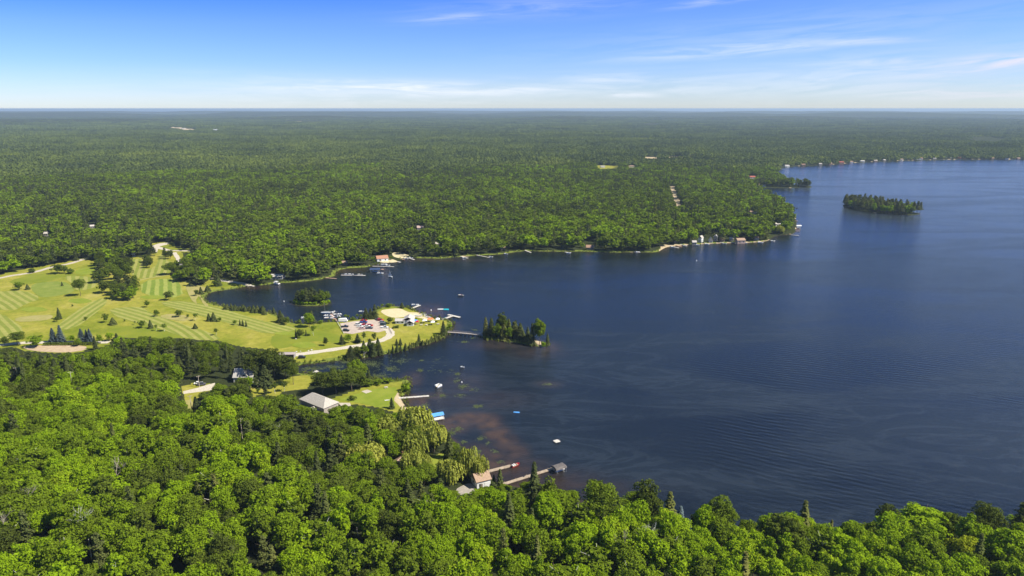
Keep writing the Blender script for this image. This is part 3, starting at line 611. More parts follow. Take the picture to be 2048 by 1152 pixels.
def tree(k, v, x, y, H, W, tint, label, cat, group=None, rz=None, z=None):
    cm, tm, H0, W0 = KIND[k]; key = (k, v % len(cm))
    z = gz(x, y)-.05 if z is None else z
    if key not in protos:
        root = empty(k, (x, y, z)); c = bpy.data.objects.new('crown', cm[key[1]]); C.objects.link(c); c.parent = root
        tr = bpy.data.objects.new('trunk', tm[v % len(tm)]); C.objects.link(tr); tr.parent = root; protos[key] = root
    else: root = copy_tree(protos[key]); root.name = k
    for q in ('group',): 
        if q in root: del root[q]
    root.location = (x, y, z); root.scale = (W/W0, W/W0, H/H0); root.rotation_euler = (0, 0, random.uniform(0, 6.28) if rz is None else rz)
    tag(root, label, cat, group)
    for ch in root.children:
        if ch.data in cm: ch['tint'] = float(min(1, max(0, tint)))
    placed.append((x, y, W/2)); last[0] = root; return root
def px_tree(k, px, py, wpx, hpx, tint, label, cat, group=None, v=None):
    """a tree whose foot is at photo point (px,py) and which measures wpx by hpx there"""
    p = P(px, py, .55); q = proj(p.x, p.y, 1.55)[1]; per_up = proj(p.x, p.y, .55)[1]-q
    per_x = proj(p.x+1, p.y, .55)[0]-proj(p.x, p.y, .55)[0]
    Wd = wpx/per_x; tn = CAMH/p.y; H = max(1.2, hpx/per_up - (.22*Wd*tn if k in ('broadleaf_tree', 'round_tree', 'shrub', 'willow_tree') else 0))
    return tree(k, len(placed) if v is None else v, p.x, p.y, H, Wd, tint, label, cat, group, z=.5 if p.y < 1000 else None)

def blocked(x, y, z, H, W):
    """would this crown cover a part of the photo that shows open ground, water or a building?"""
    pts = [(0, 1.0), (0, .7), (-.38, .72), (.38, .72), (-.45, .4), (.45, .4), (0, .1)]
    b = np.zeros(np.shape(x), bool)
    for fx, fz in pts:
        a, c = proj(x+fx*W, y, z+fz*H)
        for pl in VIS:
            mnx, mxx = min(p[0] for p in pl), max(p[0] for p in pl); s = (a > mnx) & (a < mxx) & ~b
            if s.any(): b[s] |= pip(a[s], c[s], pl)
    return b
def field(r0, r1, s, azm=R(41), seed=0):
    r = np.random.default_rng(seed); xm = r1*math.sin(azm)
    X_, Y_ = np.meshgrid(np.arange(-xm, xm, s), np.arange(max(10, r0*math.cos(azm)), r1, s)); X_[::2] += s/2
    x = (X_+r.uniform(-.36, .36, X_.shape)*s).ravel(); y = (Y_+r.uniform(-.36, .36, X_.shape)*s).ravel(); d = np.hypot(x, y)
    k = (d >= r0) & (d < r1) & (np.abs(np.arctan2(x, y)) < azm+18/d); return x[k], y[k]
# golf course and point: every lone tree stands where the photograph has it
LB = 'lone tree on the golf course'
T1 = [ # zoomed coordinates: x, foot y, w, h, kind, tint, label
 (155,575,84,78,'round_tree',.5,'round green tree at the far left of the golf course beside the mown stripes','tree'),
 (228,570,32,45,'cedar_tree',.5,'small dark bush-like conifer right of the round tree at the far left','conifer'),
 (510,540,22,35,'cedar_tree',.4,'small dark conifer alone in the blue-green meadow of the golf course','conifer'),
 (658,622,100,150,'broadleaf_tree',.35,'tall open-crowned tree standing alone left of the big golf course grove','tree'),
 (480,440,100,90,'round_tree',.3,'wide dark tree by the road at the top left of the golf course','tree'),
 (535,438,60,70,'round_tree',.35,'dark rounded tree beside the wide dark tree by the road','tree'),
 (580,440,70,50,'shrub',.4,'broad grey-green shrub near the road above the striped fairway','shrub'),
 (265,432,60,40,'shrub',.3,'low dark shrub on the verge of the pale road at left','shrub'),
 (1380,655,82,82,'round_tree',.25,'dark round tree at the lower right corner of the brightest striped fairway','tree'),
 (1207,715,50,62,'round_tree',.4,'small round tree just below the brightest striped fairway','tree'),
 (1285,790,52,62,'round_tree',.4,'small tree at the left tip of the tan dry patch','tree'),
 (1465,795,70,66,'round_tree',.3,'dark bushy tree on the tan dry patch of the golf course','tree'),
 (1540,805,26,40,'round_tree',.45,'tiny sapling just right of the tan dry patch','sapling'),
 (1605,825,45,66,'birch_tree',.5,'thin pale-leaved tree between the dry patch and a pair of dark trees','tree'),
 (1713,828,48,62,'cedar_tree',.35,'left one of two touching dark conical trees mid fairway','conifer'),
 (1752,828,52,70,'cedar_tree',.4,'right one of two touching dark conical trees mid fairway','conifer'),
 (1803,833,38,42,'round_tree',.45,'small round sapling right of the two touching dark conical trees','sapling'),
 (1925,858,40,45,'round_tree',.5,'small round sapling left of three slim columnar trees','sapling'),
 (1967,862,17,46,'cedar_tree',.35,'leftmost of three slim columnar trees in a row on the fairway','conifer'),
 (1990,868,20,50,'cedar_tree',.35,'middle one of three slim columnar trees in a row on the fairway','conifer'),
 (2018,874,22,50,'cedar_tree',.35,'rightmost of three slim columnar trees in a row on the fairway','conifer'),
 (1600,890,42,42,'cedar_tree',.4,'low dark bushy conifer below the pale-leaved tree on the fairway','conifer'),
 (1772,945,42,62,'birch_tree',.3,'sparse grey-green tree near the lower edge of the golf course','tree'),
 (1165,885,75,72,'round_tree',.45,'widest and leftmost of four small trees in a loose row on the fairway','tree'),
 (1235,888,42,68,'cedar_tree',.35,'dark upright second tree of the loose row of four','tree'),
 (1282,908,30,55,'birch_tree',.45,'thin third tree of the loose row of four on the fairway','tree'),
 (1348,912,56,70,'birch_tree',.5,'airy rightmost tree of the loose row of four on the fairway','tree'),
 (870,840,60,82,'round_tree',.35,'dark round tree next to a cone-shaped one right of the diagonal stripes','tree'),
 (927,857,52,58,'cedar_tree',.6,'yellow-green cone-shaped tree right of a dark round tree','conifer'),
 (705,822,34,36,'round_tree',.4,'small bush-like tree on the diagonal mown stripes','sapling'),
 (465,832,44,45,'round_tree',.25,'dark low tree left of the diagonal mown stripes','tree'),
 (487,812,36,92,'cedar_tree',.35,'tall narrow dark tree behind the dark low tree left of the stripes','conifer'),
 (1023,835,16,26,'round_tree',.4,'tiny sapling above the loose row of four trees','sapling'),
 (1107,860,20,36,'birch_tree',.4,'tiny thin sapling left of the loose row of four trees','sapling'),
 (595,712,16,24,'round_tree',.3,'tiny dark sapling below the upper green of the golf course','sapling'),
 (1612,622,48,58,'round_tree',.3,'left one of two dark trees by the sandy track at the bay head','tree'),
 (1648,608,40,60,'cedar_tree',.35,'right one of two dark trees by the sandy track at the bay head','tree'),
 (1703,586,46,50,'cedar_tree',.4,'bushy conifer at the corner of the bay beside the reeds','conifer'),
 (1790,540,70,90,'cedar_tree',.4,'dark pointed conifer beside the pale beach track at the bay head','conifer'),
 (1765,545,60,60,'round_tree',.35,'dark rounded tree touching the pointed conifer at the beach track','tree'),
 (440,1002,66,118,'blue_spruce',.2,'blue-grey spruce, leftmost of five along the hedge, slightly shorter than its neighbour','spruce'),
 (503,1002,66,142,'blue_spruce',.3,'tallest blue-grey spruce, second from the left along the hedge','spruce'),
 (673,1002,66,112,'blue_spruce',.2,'blue-grey spruce left of the close pair by the hedge','spruce'),
 (716,1000,44,104,'blue_spruce',.1,'left one of the close pair of blue-grey spruces by the hedge','spruce'),
 (742,1002,56,112,'blue_spruce',.25,'right one of the close pair of blue-grey spruces by the hedge','spruce'),
 (150,1024,135,118,'broadleaf_tree',.35,'large dark tree by the bottom road at the lower left of the golf course','tree'),
 (40,1025,74,78,'round_tree',.4,'round tree at the left edge by the bottom road','tree'),
 (300,1040,140,108,'round_tree',.6,'big bright green bushy tree over the bare ground strip','tree'),
 (592,1003,72,70,'round_tree',.68,'yellow-green tree behind the hedge between two groups of blue spruces','tree'),
 (640,1035,62,72,'round_tree',.5,'small green tree in front of the hedge','tree'),
 (820,1010,62,80,'round_tree',.65,'light green round tree right of the blue spruces','tree'),
 (900,990,78,78,'round_tree',.88,'bright yellow-green tree beside the pale road at the lower golf course','tree'),
 (785,1062,44,112,'spruce_tree',.25,'dark slim spruce in front of the hedge end','conifer'),
 (958,985,40,60,'spruce_tree',.2,'dark small conifer right of the bright yellow-green tree','conifer'),
]
for i, (X_, Y_, w_, h_, k, ti, lab, cat) in enumerate(T1):
    px_tree(k, X_/4.096, 440+Y_/4.096, w_/4.096, h_/4.096, ti, lab, cat, v=i)
T2 = [ # origin 400,480 scale 4.8
 (958,945,86,100,'round_tree',.2,'dark bushy tree with a slim column at each side near the big green','tree'),
 (922,940,20,82,'cedar_tree',.3,'slim dark column tree hugging the left of the dark bushy tree','conifer'),
 (1020,922,22,62,'cedar_tree',.3,'slim dark column tree alone right of the dark bushy tree','conifer'),
 (1090,918,70,105,'birch_tree',.5,'airy light tree left of the mown lawn on the point','tree'),
 (1050,838,100,150,'broadleaf_tree',.6,'big light green leaning tree near the bay shore','tree'),
 (1077,800,60,125,'spruce_tree',.5,'pointed conifer behind the big light green leaning tree','conifer'),
 (1208,1014,58,88,'round_tree',.15,'dark egg-shaped tree standing alone on the lawn above the road','tree'),
 (1362,1000,50,92,'spruce_tree',.3,'dark cone-shaped spruce left of the bright bushy tree below the car park','conifer'),
 (1427,990,88,98,'round_tree',.62,'bright bushy tree at the lower left corner of the car park','tree'),
 (1515,982,56,82,'spruce_tree',.35,'dark conifer in the middle of the row below the car park','conifer'),
 (1578,1000,46,130,'birch_tree',.3,'tall thin see-through tree below the car park','tree'),
 (1672,965,56,80,'round_tree',.2,'dark round-headed tree inside the bend of the white road','tree'),
 (775,790,76,115,'spruce_tree',.35,'taller of two dark conifers at the bay shore beside the end of the fairway','conifer'),
 (830,812,84,82,'round_tree',.3,'lower dark tree leaning over the bay shore beside the end of the fairway','tree'),
 (710,708,46,62,'cedar_tree',.35,'dark cone-shaped tree between the shrub row and the shore conifers','conifer'),
 (1595,756,60,105,'spruce_tree',.25,'left one of three tall dark conifers behind the car park','conifer'),
 (1640,752,58,98,'spruce_tree',.3,'middle one of three tall dark conifers behind the car park','conifer'),
 (1680,748,64,132,'spruce_tree',.4,'tallest, right one of three dark conifers behind the car park','conifer'),
 (1340,782,52,52,'shrub',.45,'green bush at the foot of the marina pier','shrub'),
 (1398,764,36,54,'birch_tree',.5,'small grey-green sapling on the shore right of the white van','sapling'),
 (1425,764,32,48,'birch_tree',.45,'second small grey-green sapling on the shore right of the white van','sapling'),
 (1470,770,46,42,'shrub',.45,'low shrub on the shore between the saplings and a thin tree','shrub'),
 (1510,762,36,60,'birch_tree',.4,'thin young tree on the shore left of the three tall conifers','sapling'),
 (1545,762,34,52,'birch_tree',.45,'slender sapling touching the three tall conifers on the shore','sapling'),
 (1820,800,66,66,'round_tree',.25,'dark round tree between the car park and the clubhouse','tree'),
 (1750,655,36,46,'birch_tree',.5,'small pale tree on the shore behind the sandy lot, left one','sapling'),
 (1812,645,62,46,'shrub',.5,'wide pale shrub on the shore behind the sandy lot','shrub'),
 (955,800,40,46,'shrub',.5,'pale shrub at the bay shore left of the leaning tree','shrub'),
 (1155,800,50,34,'shrub',.5,'low shrub at the bay shore left of the marina pier','shrub'),
 (610,700,60,70,'cedar_tree',.4,'dark conifer at the right end of the shrub row along the bay','conifer'),
 (1420,955,40,44,'shrub',.4,'low bush under the bright bushy tree below the car park','shrub'),
 (560,1060,90,120,'round_tree',.3,'tall round tree rising at the near edge of the fairway above the shed','tree'),
]
for i, (X_, Y_, w_, h_, k, ti, lab, cat) in enumerate(T2):
    if X_ == 560: continue
    px_tree(k, 400+X_/4.8, 480+Y_/4.8, w_/4.8, h_/4.8, ti, lab, cat, v=i)
T3 = [ # origin 760,590 scale 11.38
 (503,297,100,132,'spruce_tree',.5,'lone pointed conifer on the far shore of the point behind the sandy lot','conifer'),
 (693,320,36,90,'spruce_tree',.2,'slim dark conifer at the foot of the northern dock','conifer'),
 (800,345,32,62,'spruce_tree',.35,'tiny conifer right of the slim dark one at the northern dock','conifer'),
 (1352,560,72,112,'spruce_tree',.3,'small dark conifer at the foot of the swimming dock','conifer'),
 (1445,890,150,300,'spruce_tree',.25,'large dark conifer on the tip of the point beside the footbridge','conifer'),
 (370,742,200,62,'shrub',.3,'wide low dark hedge bush in front of the clubhouse','shrub'),
 (890,1112,112,222,'spruce_tree',.4,'tall broad conifer on the south shore of the point','conifer'),
 (1240,985,84,122,'round_tree',.55,'light green tree on the shore left of the footbridge end','tree'),
 (1590,740,110,90,'shrub',.6,'yellow-green bush on the tip of the point above the footbridge','shrub'),
 (1540,820,90,110,'shrub',.5,'green bush on the shore just above the footbridge end','shrub'),
 (810,560,90,40,'shrub',.4,'low bush beside the beach umbrella and the clubhouse','shrub'),
 (465,1140,80,160,'spruce_tree',.3,'right one of two dark conifers on the south shore below the road bend','conifer'),
 (380,1140,80,140,'spruce_tree',.3,'left one of two dark conifers on the south shore below the road bend','conifer'),
]
for i, (X_, Y_, w_, h_, k, ti, lab, cat) in enumerate(T3):
    px_tree(k, 760+X_/11.38, 590+Y_/11.38, w_/11.38, h_/11.38, ti, lab, cat, v=i)
px_tree('shrub', 704, 800, 17, 11, .3, 'round dark bush in a planting bed on the lawn of the hip-roofed house', 'shrub')
px_tree('cedar_tree', 738, 757, 9, 20, .35, 'small pointed conifer among bushes on the near side of the inlet', 'conifer')
# rows and thickets whose members look alike
def along(pts, n, jit=0.):
    W = [P(a, b, .5) for a, b in pts]; L = [0]
    for i in range(len(W)-1): L.append(L[-1]+(W[i+1]-W[i]).length)
    for k in range(n):
        s = L[-1]*(k+.5)/n; i = max(j for j in range(len(L)-1) if L[j] <= s); u = (s-L[i])/(L[i+1]-L[i])
        q = W[i].lerp(W[i+1], u); yield q.x+random.uniform(-jit, jit), q.y+random.uniform(-jit, jit)
for i, (x, y) in enumerate(along([(452,618),(490,622),(522,626),(530,629)], 20, 1.6)):
    tree('cedar_tree', i, x, y, random.uniform(3.2, 5.6), random.uniform(3, 4.2), random.uniform(.4, .7), None, 'conifer', 'bushy conifers in a row along the bay', z=.5); later_label(protos_last(), 'grey-green bushy conifer', 'in the row along the bay shore')
for i, (x, y) in enumerate(along([(812,701),(830,693),(850,688),(868,682),(884,674)], 24, 1.5)):
    tree('cedar_tree', i, x, y, random.uniform(1.8, 4.6), random.uniform(1.2, 2.4), random.uniform(.5, .85), None, 'sapling', 'saplings along the south shore of the point', z=.45); later_label(protos_last(), 'small green sapling', 'along the south shore of the point')
for i, (x, y) in enumerate(along([(780,708),(792,703),(806,700)], 7, 1.2)):
    tree('cedar_tree', i, x, y, random.uniform(3, 6), random.uniform(1.6, 2.6), random.uniform(.3, .55), None, 'sapling', 'saplings right of the dark grove', z=.45); later_label(protos_last(), 'upright sapling', 'right of the dark grove below the road bend')
def thicket(poly, n, kinds, Hr, Wr, tr, label, group, sep=.55, cat='tree', seed=1):
    Wp = WP(chaikin(poly)); r = random.Random(seed); pts = []; tries = 0
    x0, y0 = Wp.min(0); x1, y1 = Wp.max(0)
    while len(pts) < n and tries < 9000:
        tries += 1; x, y = r.uniform(x0, x1), r.uniform(y0, y1)
        if not pip(np.array([x]), np.array([y]), Wp)[0]: continue
        Wd = r.uniform(*Wr)
        if any((x-a)**2+(y-b)**2 < (sep*(Wd+c_)/2)**2*1.3 for a, b, c_ in pts): continue
        pts.append((x, y, Wd)); k = r.choice(kinds); H = r.uniform(*Hr)
        if k == 'round_tree': H *= .85
        if k in ('spruce_tree', 'cedar_tree'): Wd *= .80
        if k == 'shrub': H = Wd*.6
        sp_ = {'spruce_tree': 'pointed conifer', 'cedar_tree': 'bushy cedar', 'pine_tree': 'feathery pine', 'shrub': 'low bush', 'birch_tree': 'thin birch'}.get(k, 'rounded leafy tree')
        ca_ = {'spruce_tree': 'conifer', 'cedar_tree': 'conifer', 'pine_tree': 'pine', 'shrub': 'shrub'}.get(k, 'tree'); ti = r.uniform(*tr)
        szw = 'tall' if H > Hr[0]+.62*(Hr[1]-Hr[0]) else ('short' if H < Hr[0]+.25*(Hr[1]-Hr[0]) else 'middling')
        tree(k, r.randrange(8), x, y, H, Wd, ti, None, ca_, group, z=.5); later_label(last[0], f'{szw} {"dark" if ti < (tr[0]+tr[1])/2 else "paler"} {sp_}', label)
thicket([(196,532),(213,528),(252,524),(262,545),(268,562),(279,588),(262,601),(240,603),(222,603),(210,590),(196,572),(194,550)], 34, ['round_tree','broadleaf_tree','broadleaf_tree','pine_tree'], (10,15.5), (8,12), (.15,.42), 'in the big golf course grove', 'trees of the big golf course grove', seed=3)
thicket([(243,598),(272,596),(276,602),(240,603)], 3, ['round_tree'], (11,13), (9,11), (.55,.65), 'before the big golf grove', 'light trees at the front of the golf course grove', seed=5)
thicket([(288,508),(306,505),(311,520),(307,540),(293,542),(287,525)], 9, ['pine_tree','round_tree','spruce_tree'], (9,13), (6,9), (.1,.3), 'in the narrow upper fairway grove', 'trees of the upper fairway grove', seed=4)
thicket([(328,512),(345,512),(347,522),(330,522)], 4, ['pine_tree','round_tree'], (8,12), (6,8), (.1,.3), 'by the top of the golf path', 'trees by the top of the golf path', seed=6)
thicket([(338,548),(350,540),(362,536),(385,534),(400,545),(430,548),(434,556),(410,564),(396,562),(370,561),(350,556)], 22, ['round_tree','broadleaf_tree'], (9,15), (8,12), (.22,.45), 'in the clump beside the upper fairway', 'trees of the clump right of the upper fairway', seed=7)
thicket([(694,717),(700,712),(722,708),(738,700),(752,701),(770,708),(756,712),(730,715),(705,720)], 22, ['round_tree','spruce_tree','cedar_tree','birch_tree'], (5.5,9), (4.5,7), (.12,.4), 'in the grove by the lily inlet', 'trees of the grove by the lily inlet', seed=8)
thicket([(590,604.5),(600,601),(630,601),(652,603),(656,606),(640,609.5),(605,609.5)], 30, ['spruce_tree','round_tree','pine_tree','round_tree','pine_tree'], (9,13.5), (6,9), (.2,.5), 'on the small island in the bay', 'trees of the small bay island', .5, seed=9)
thicket([(586,605),(592,602),(590,608),(610,610.5),(650,609),(657,606),(655,608),(620,611)], 12, ['shrub'], (3,4), (3.5,5), (.7,.9), 'at the waterline of the small bay island', 'bushes round the small bay island', .4, seed=10)
thicket([(968,671),(985,669),(1026,673),(1044,678),(1046,684),(1020,682),(1000,680),(976,677)], 44, ['spruce_tree','pine_tree','round_tree','spruce_tree','cedar_tree','pine_tree'], (9,15), (6,8.5), (.35,.85), 'on the footbridge island', 'conifers of the footbridge island', .5, seed=11)
thicket([(1036,678),(1050,679),(1062,683),(1060,687),(1044,684)], 7, ['spruce_tree','pine_tree','round_tree'], (6,10), (4.5,6.5), (.35,.7), 'on the low middle of the footbridge island', 'trees on the middle of the footbridge island', .5, seed=15)
px_tree('broadleaf_tree', 1004, 673, 24, 50, .25, 'tallest round-headed dark tree on the island at the end of the footbridge', 'tree')
px_tree('spruce_tree', 1064, 689, 14, 44, .2, 'dark narrow spruce left of the bright tree near the eastern tip of the footbridge island', 'conifer')
px_tree('broadleaf_tree', 1078, 689, 24, 52, .5, 'tall bright leafy tree near the eastern tip of the footbridge island', 'tree')
px_tree('cedar_tree', 1095, 691, 8, 24, .6, 'small slanting tree at the very eastern tip of the footbridge island', 'tree')
px_tree('shrub', 1086, 693, 12, 12, .7, 'yellow-green bush at the sandy eastern tip of the footbridge island', 'shrub')
px_tree('spruce_tree', 1055, 684, 9, 18, .6, 'small conifer on the sandy gap of the footbridge island', 'conifer')
thicket(ISLES[0], 110, ['pine_tree','pine_tree','round_tree'], (13,19), (9,13), (.4,.85), 'on the long island in the lake', 'trees of the long lake island', .42, seed=12)
thicket([(1598,372),(1620,372),(1622,375),(1600,375.5)], 12, ['pine_tree','round_tree'], (10,15), (8,12), (.2,.4), 'at the tip of the far spit', 'trees at the tip of the far spit', .4, seed=13)
px_tree('willow_tree', 1559, 468, 16, 17, .5, 'pale yellow-green willow on the sandy point with docks across the lake', 'willow tree')
# near shore: marked trees
NEAR = [('broadleaf_tree',1290,1072,62,118,.22,'tall dark egg-shaped maple standing over the lake near the blue spruce','maple tree'),
 ('spruce_tree',1336,1066,36,82,.75,'tall spruce with tan-tipped branches right of the dark egg-shaped maple','spruce tree'),
 ('blue_spruce',1359,1058,24,46,.75,'small silvery blue spruce on the near shore beside a pale patch of beach','spruce tree'),
 ('broadleaf_tree',1200,1070,82,116,.4,'broad domed maple on the near shore left of the dark egg-shaped one','maple tree'),
 ('spruce_tree',1068,1008,32,84,.25,'dark spruce rising in front of the long dock with the covered lift','spruce tree'),
 ('round_tree',1095,1015,50,62,.35,'rounded dark green tree beside the spruce in front of the long dock','tree'),
 ('spruce_tree',1000,988,20,50,.45,'pointed green conifer just right of the white boathouse','conifer'),
 ('spruce_tree',988,986,14,36,.5,'smaller pointed conifer touching the right side of the white boathouse','conifer'),
 ('cedar_tree',899,918,26,52,.55,'plump cone-shaped cedar on the shore between willows','conifer'),
 ('spruce_tree',1602,1085,32,84,.7,'tan-tipped spruce poking above the near maples right of centre','spruce tree'),
 ('broadleaf_tree',1840,1082,104,80,.8,'wide bright yellow-green maple on the near shore at right','maple tree'),
 ('broadleaf_tree',1768,1080,44,78,.2,'dark oak at the left side of the wide bright maple','oak tree'),
 ('broadleaf_tree',1892,1086,52,66,.35,'mid green rounded tree at the right side of the wide bright maple','tree'),
 ('broadleaf_tree',1965,1096,66,96,.22,'large dark oak on the near shore before a bit of beach at right','oak tree'),
 ('pine_tree',2030,1098,50,90,.5,'grey-green pine at the right edge of the picture on the near shore','pine tree'),
 ('broadleaf_tree',1922,1146,58,84,1.0,'golden yellow-green maple in the lower right corner','maple tree'),
 ('broadleaf_tree',1404,1090,46,86,.74,'bright round maple right of the gap with the small blue spruce','maple tree'),
 ('broadleaf_tree',1440,1080,60,88,.42,'tall green maple on the near shore right of the bright round one','maple tree')]
for i, (k, a, b, w_, h_, ti, lab, cat) in enumerate(NEAR): px_tree(k, a, b, w_, h_, ti, lab, cat, v=i)
WIL = [(832,872,66,62,.45,'golden willow dome at the shore below the sandy beach'),(780,878,56,46,.25,'willow behind the golden dome, inland of the sandy beach'),(868,905,50,56,.5,'willow overhanging the water left of the plump cedar'),
 (830,925,48,62,.2,'green weeping willow left of the cottage lawn'),(735,945,62,58,.7,'bright yellow willow inland, left of the brown-roofed cottage'),(826,962,46,60,.35,'weeping willow in front of the brown-roofed cottage'),
 (905,965,56,50,.45,'willow in front of the small mown lawn by the shore'),(935,958,34,62,.4,'tall willow at the shore right of the small mown lawn'),(962,962,32,46,.5,'willow touching the start of the dock with the red boat'),(846,946,36,42,.3,'willow between the two shore willows and the mown lawn')]
for i, (a, b, w_, h_, ti, lab) in enumerate(WIL): px_tree('willow_tree', a, b, w_, h_, ti, lab, 'willow tree', v=i)
def bare(name, px, py, H, m, label, seed, r0=.2):
    p = P(px, py, 1); z = gz(p.x, p.y); root = empty(name, (p.x, p.y, z), 0, label, 'dead tree'); dead_mb(H, seed, r0).build('branches', m, root); return root
bare('dead_tree', 187, 1135, 21, M_BIRCH, 'bleached white bare tree near the bottom left', 1, .17)
bare('dead_tree', 240, 1015, 19, M_DEAD, 'grey-brown bare tree with forked limbs in the middle of the bright left forest', 2, .3)
bare('dead_tree', 70, 1095, 20, M_DEAD, 'thin pale bare tree at the left among the bright maples', 3)
bare('dead_tree', 1240, 1150, 18, M_DEAD, 'pinkish-grey leafless tree at the bottom centre', 4)
bare('dead_tree', 1290, 1135, 18, M_BIRCH, 'crooked white bare branches right of the leafless pinkish-grey tree', 5, .16)
bare('dead_tree', 855, 1085, 17, M_DEAD, 'grey bare tree below the white boathouse', 6)
bare('dead_tree', 555, 910, 16, M_BIRCH, 'white birch trunk standing dead in the dark woods left of the hip-roofed house', 7, .14)
bare('dead_tree', 1625, 1150, 15, M_BIRCH, 'small bright white bare birch at the lower right', 8, .14)
bare('dead_tree', 20, 1145, 17, M_DEAD, 'brown leafless tree in the bottom left corner', 9)
# extra trees round the houses
HX = [('broadleaf_tree',515,757,54,62,.15,'large dark tree behind the lawn of the gabled house, leftmost of a dark group'),('broadleaf_tree',548,758,50,66,.2,'large dark tree at the inlet end, middle of a dark group'),('broadleaf_tree',573,757,44,48,.18,'dark tree at the inlet end, right of a dark group'),('broadleaf_tree',587,769,26,46,.3,'upright tree beside the inlet and the lawn'),
 ('spruce_tree',517,770,16,38,.2,'dark spruce left of a wide one by the gabled house'),('spruce_tree',531,772,28,42,.25,'wide dark spruce on the lawn right of the gabled house'),('round_tree',484,781,30,30,.5,'green leafy tree hiding the foot of the gabled house'),('round_tree',500,778,18,28,.75,'yellow-green small tree at the right corner of the gabled house'),('round_tree',516,787,6,11,.55,'tiny sapling on the lawn of the gabled house'),
 ('birch_tree',550,787,14,24,.3,'slim birch-like tree on the right part of the gabled house lawn'),('birch_tree',569,783,15,22,.3,'second slim tree on the right part of the gabled house lawn'),('broadleaf_tree',648,791,44,52,.2,'dark leafy tree behind the hip-roofed house, at the left'),('broadleaf_tree',671,788,44,52,.22,'dark leafy tree behind the hip-roofed house, in the middle'),('broadleaf_tree',703,782,50,52,.3,'broad tree on the inlet bank behind the lawn'),
 ('round_tree',722,777,30,34,.35,'rounded tree on the inlet bank at the edge of the lawn'),('shrub',737,772,24,16,.4,'dark bushes on the inlet bank right of the rounded tree'),('shrub',755,768,24,12,.45,'low bushes on the inlet bank behind the stone pad'),('shrub',775,764,24,10,.5,'low bushes on the inlet bank behind the fire ring'),('shrub',812,782,26,18,.6,'reedy green bush right of the lawn by the long pale dock'),('round_tree',625,800,30,10,.3,'x'),
 ('cedar_tree',394,826,22,32,.08,'nearly black cone-shaped tree right of the utility pole'),('round_tree',405,800,18,18,.4,'round small tree below the gravel drive'),('spruce_tree',784,817,12,22,.35,'small conifer at the top edge of the beach'),('spruce_tree',828,838,14,22,.3,'small conifer at the waterline beside the willow dome'),
 ('broadleaf_tree',845,957,22,44,.3,'slim green tree between the willow-shaded cottage and the small mown lawn'),('round_tree',915,935,30,40,.25,'dark tree at the shore left of the tall willow'),('broadleaf_tree',793,928,34,48,.62,'bright green tree behind the brown-roofed cottage')]
for i, (k, a, b, w_, h_, ti, lab) in enumerate(HX):
    if lab != 'x': px_tree(k, a, b, w_, h_, ti, lab, 'tree' if k not in ('spruce_tree', 'cedar_tree') else 'conifer', v=i)
n_lone = len(placed)

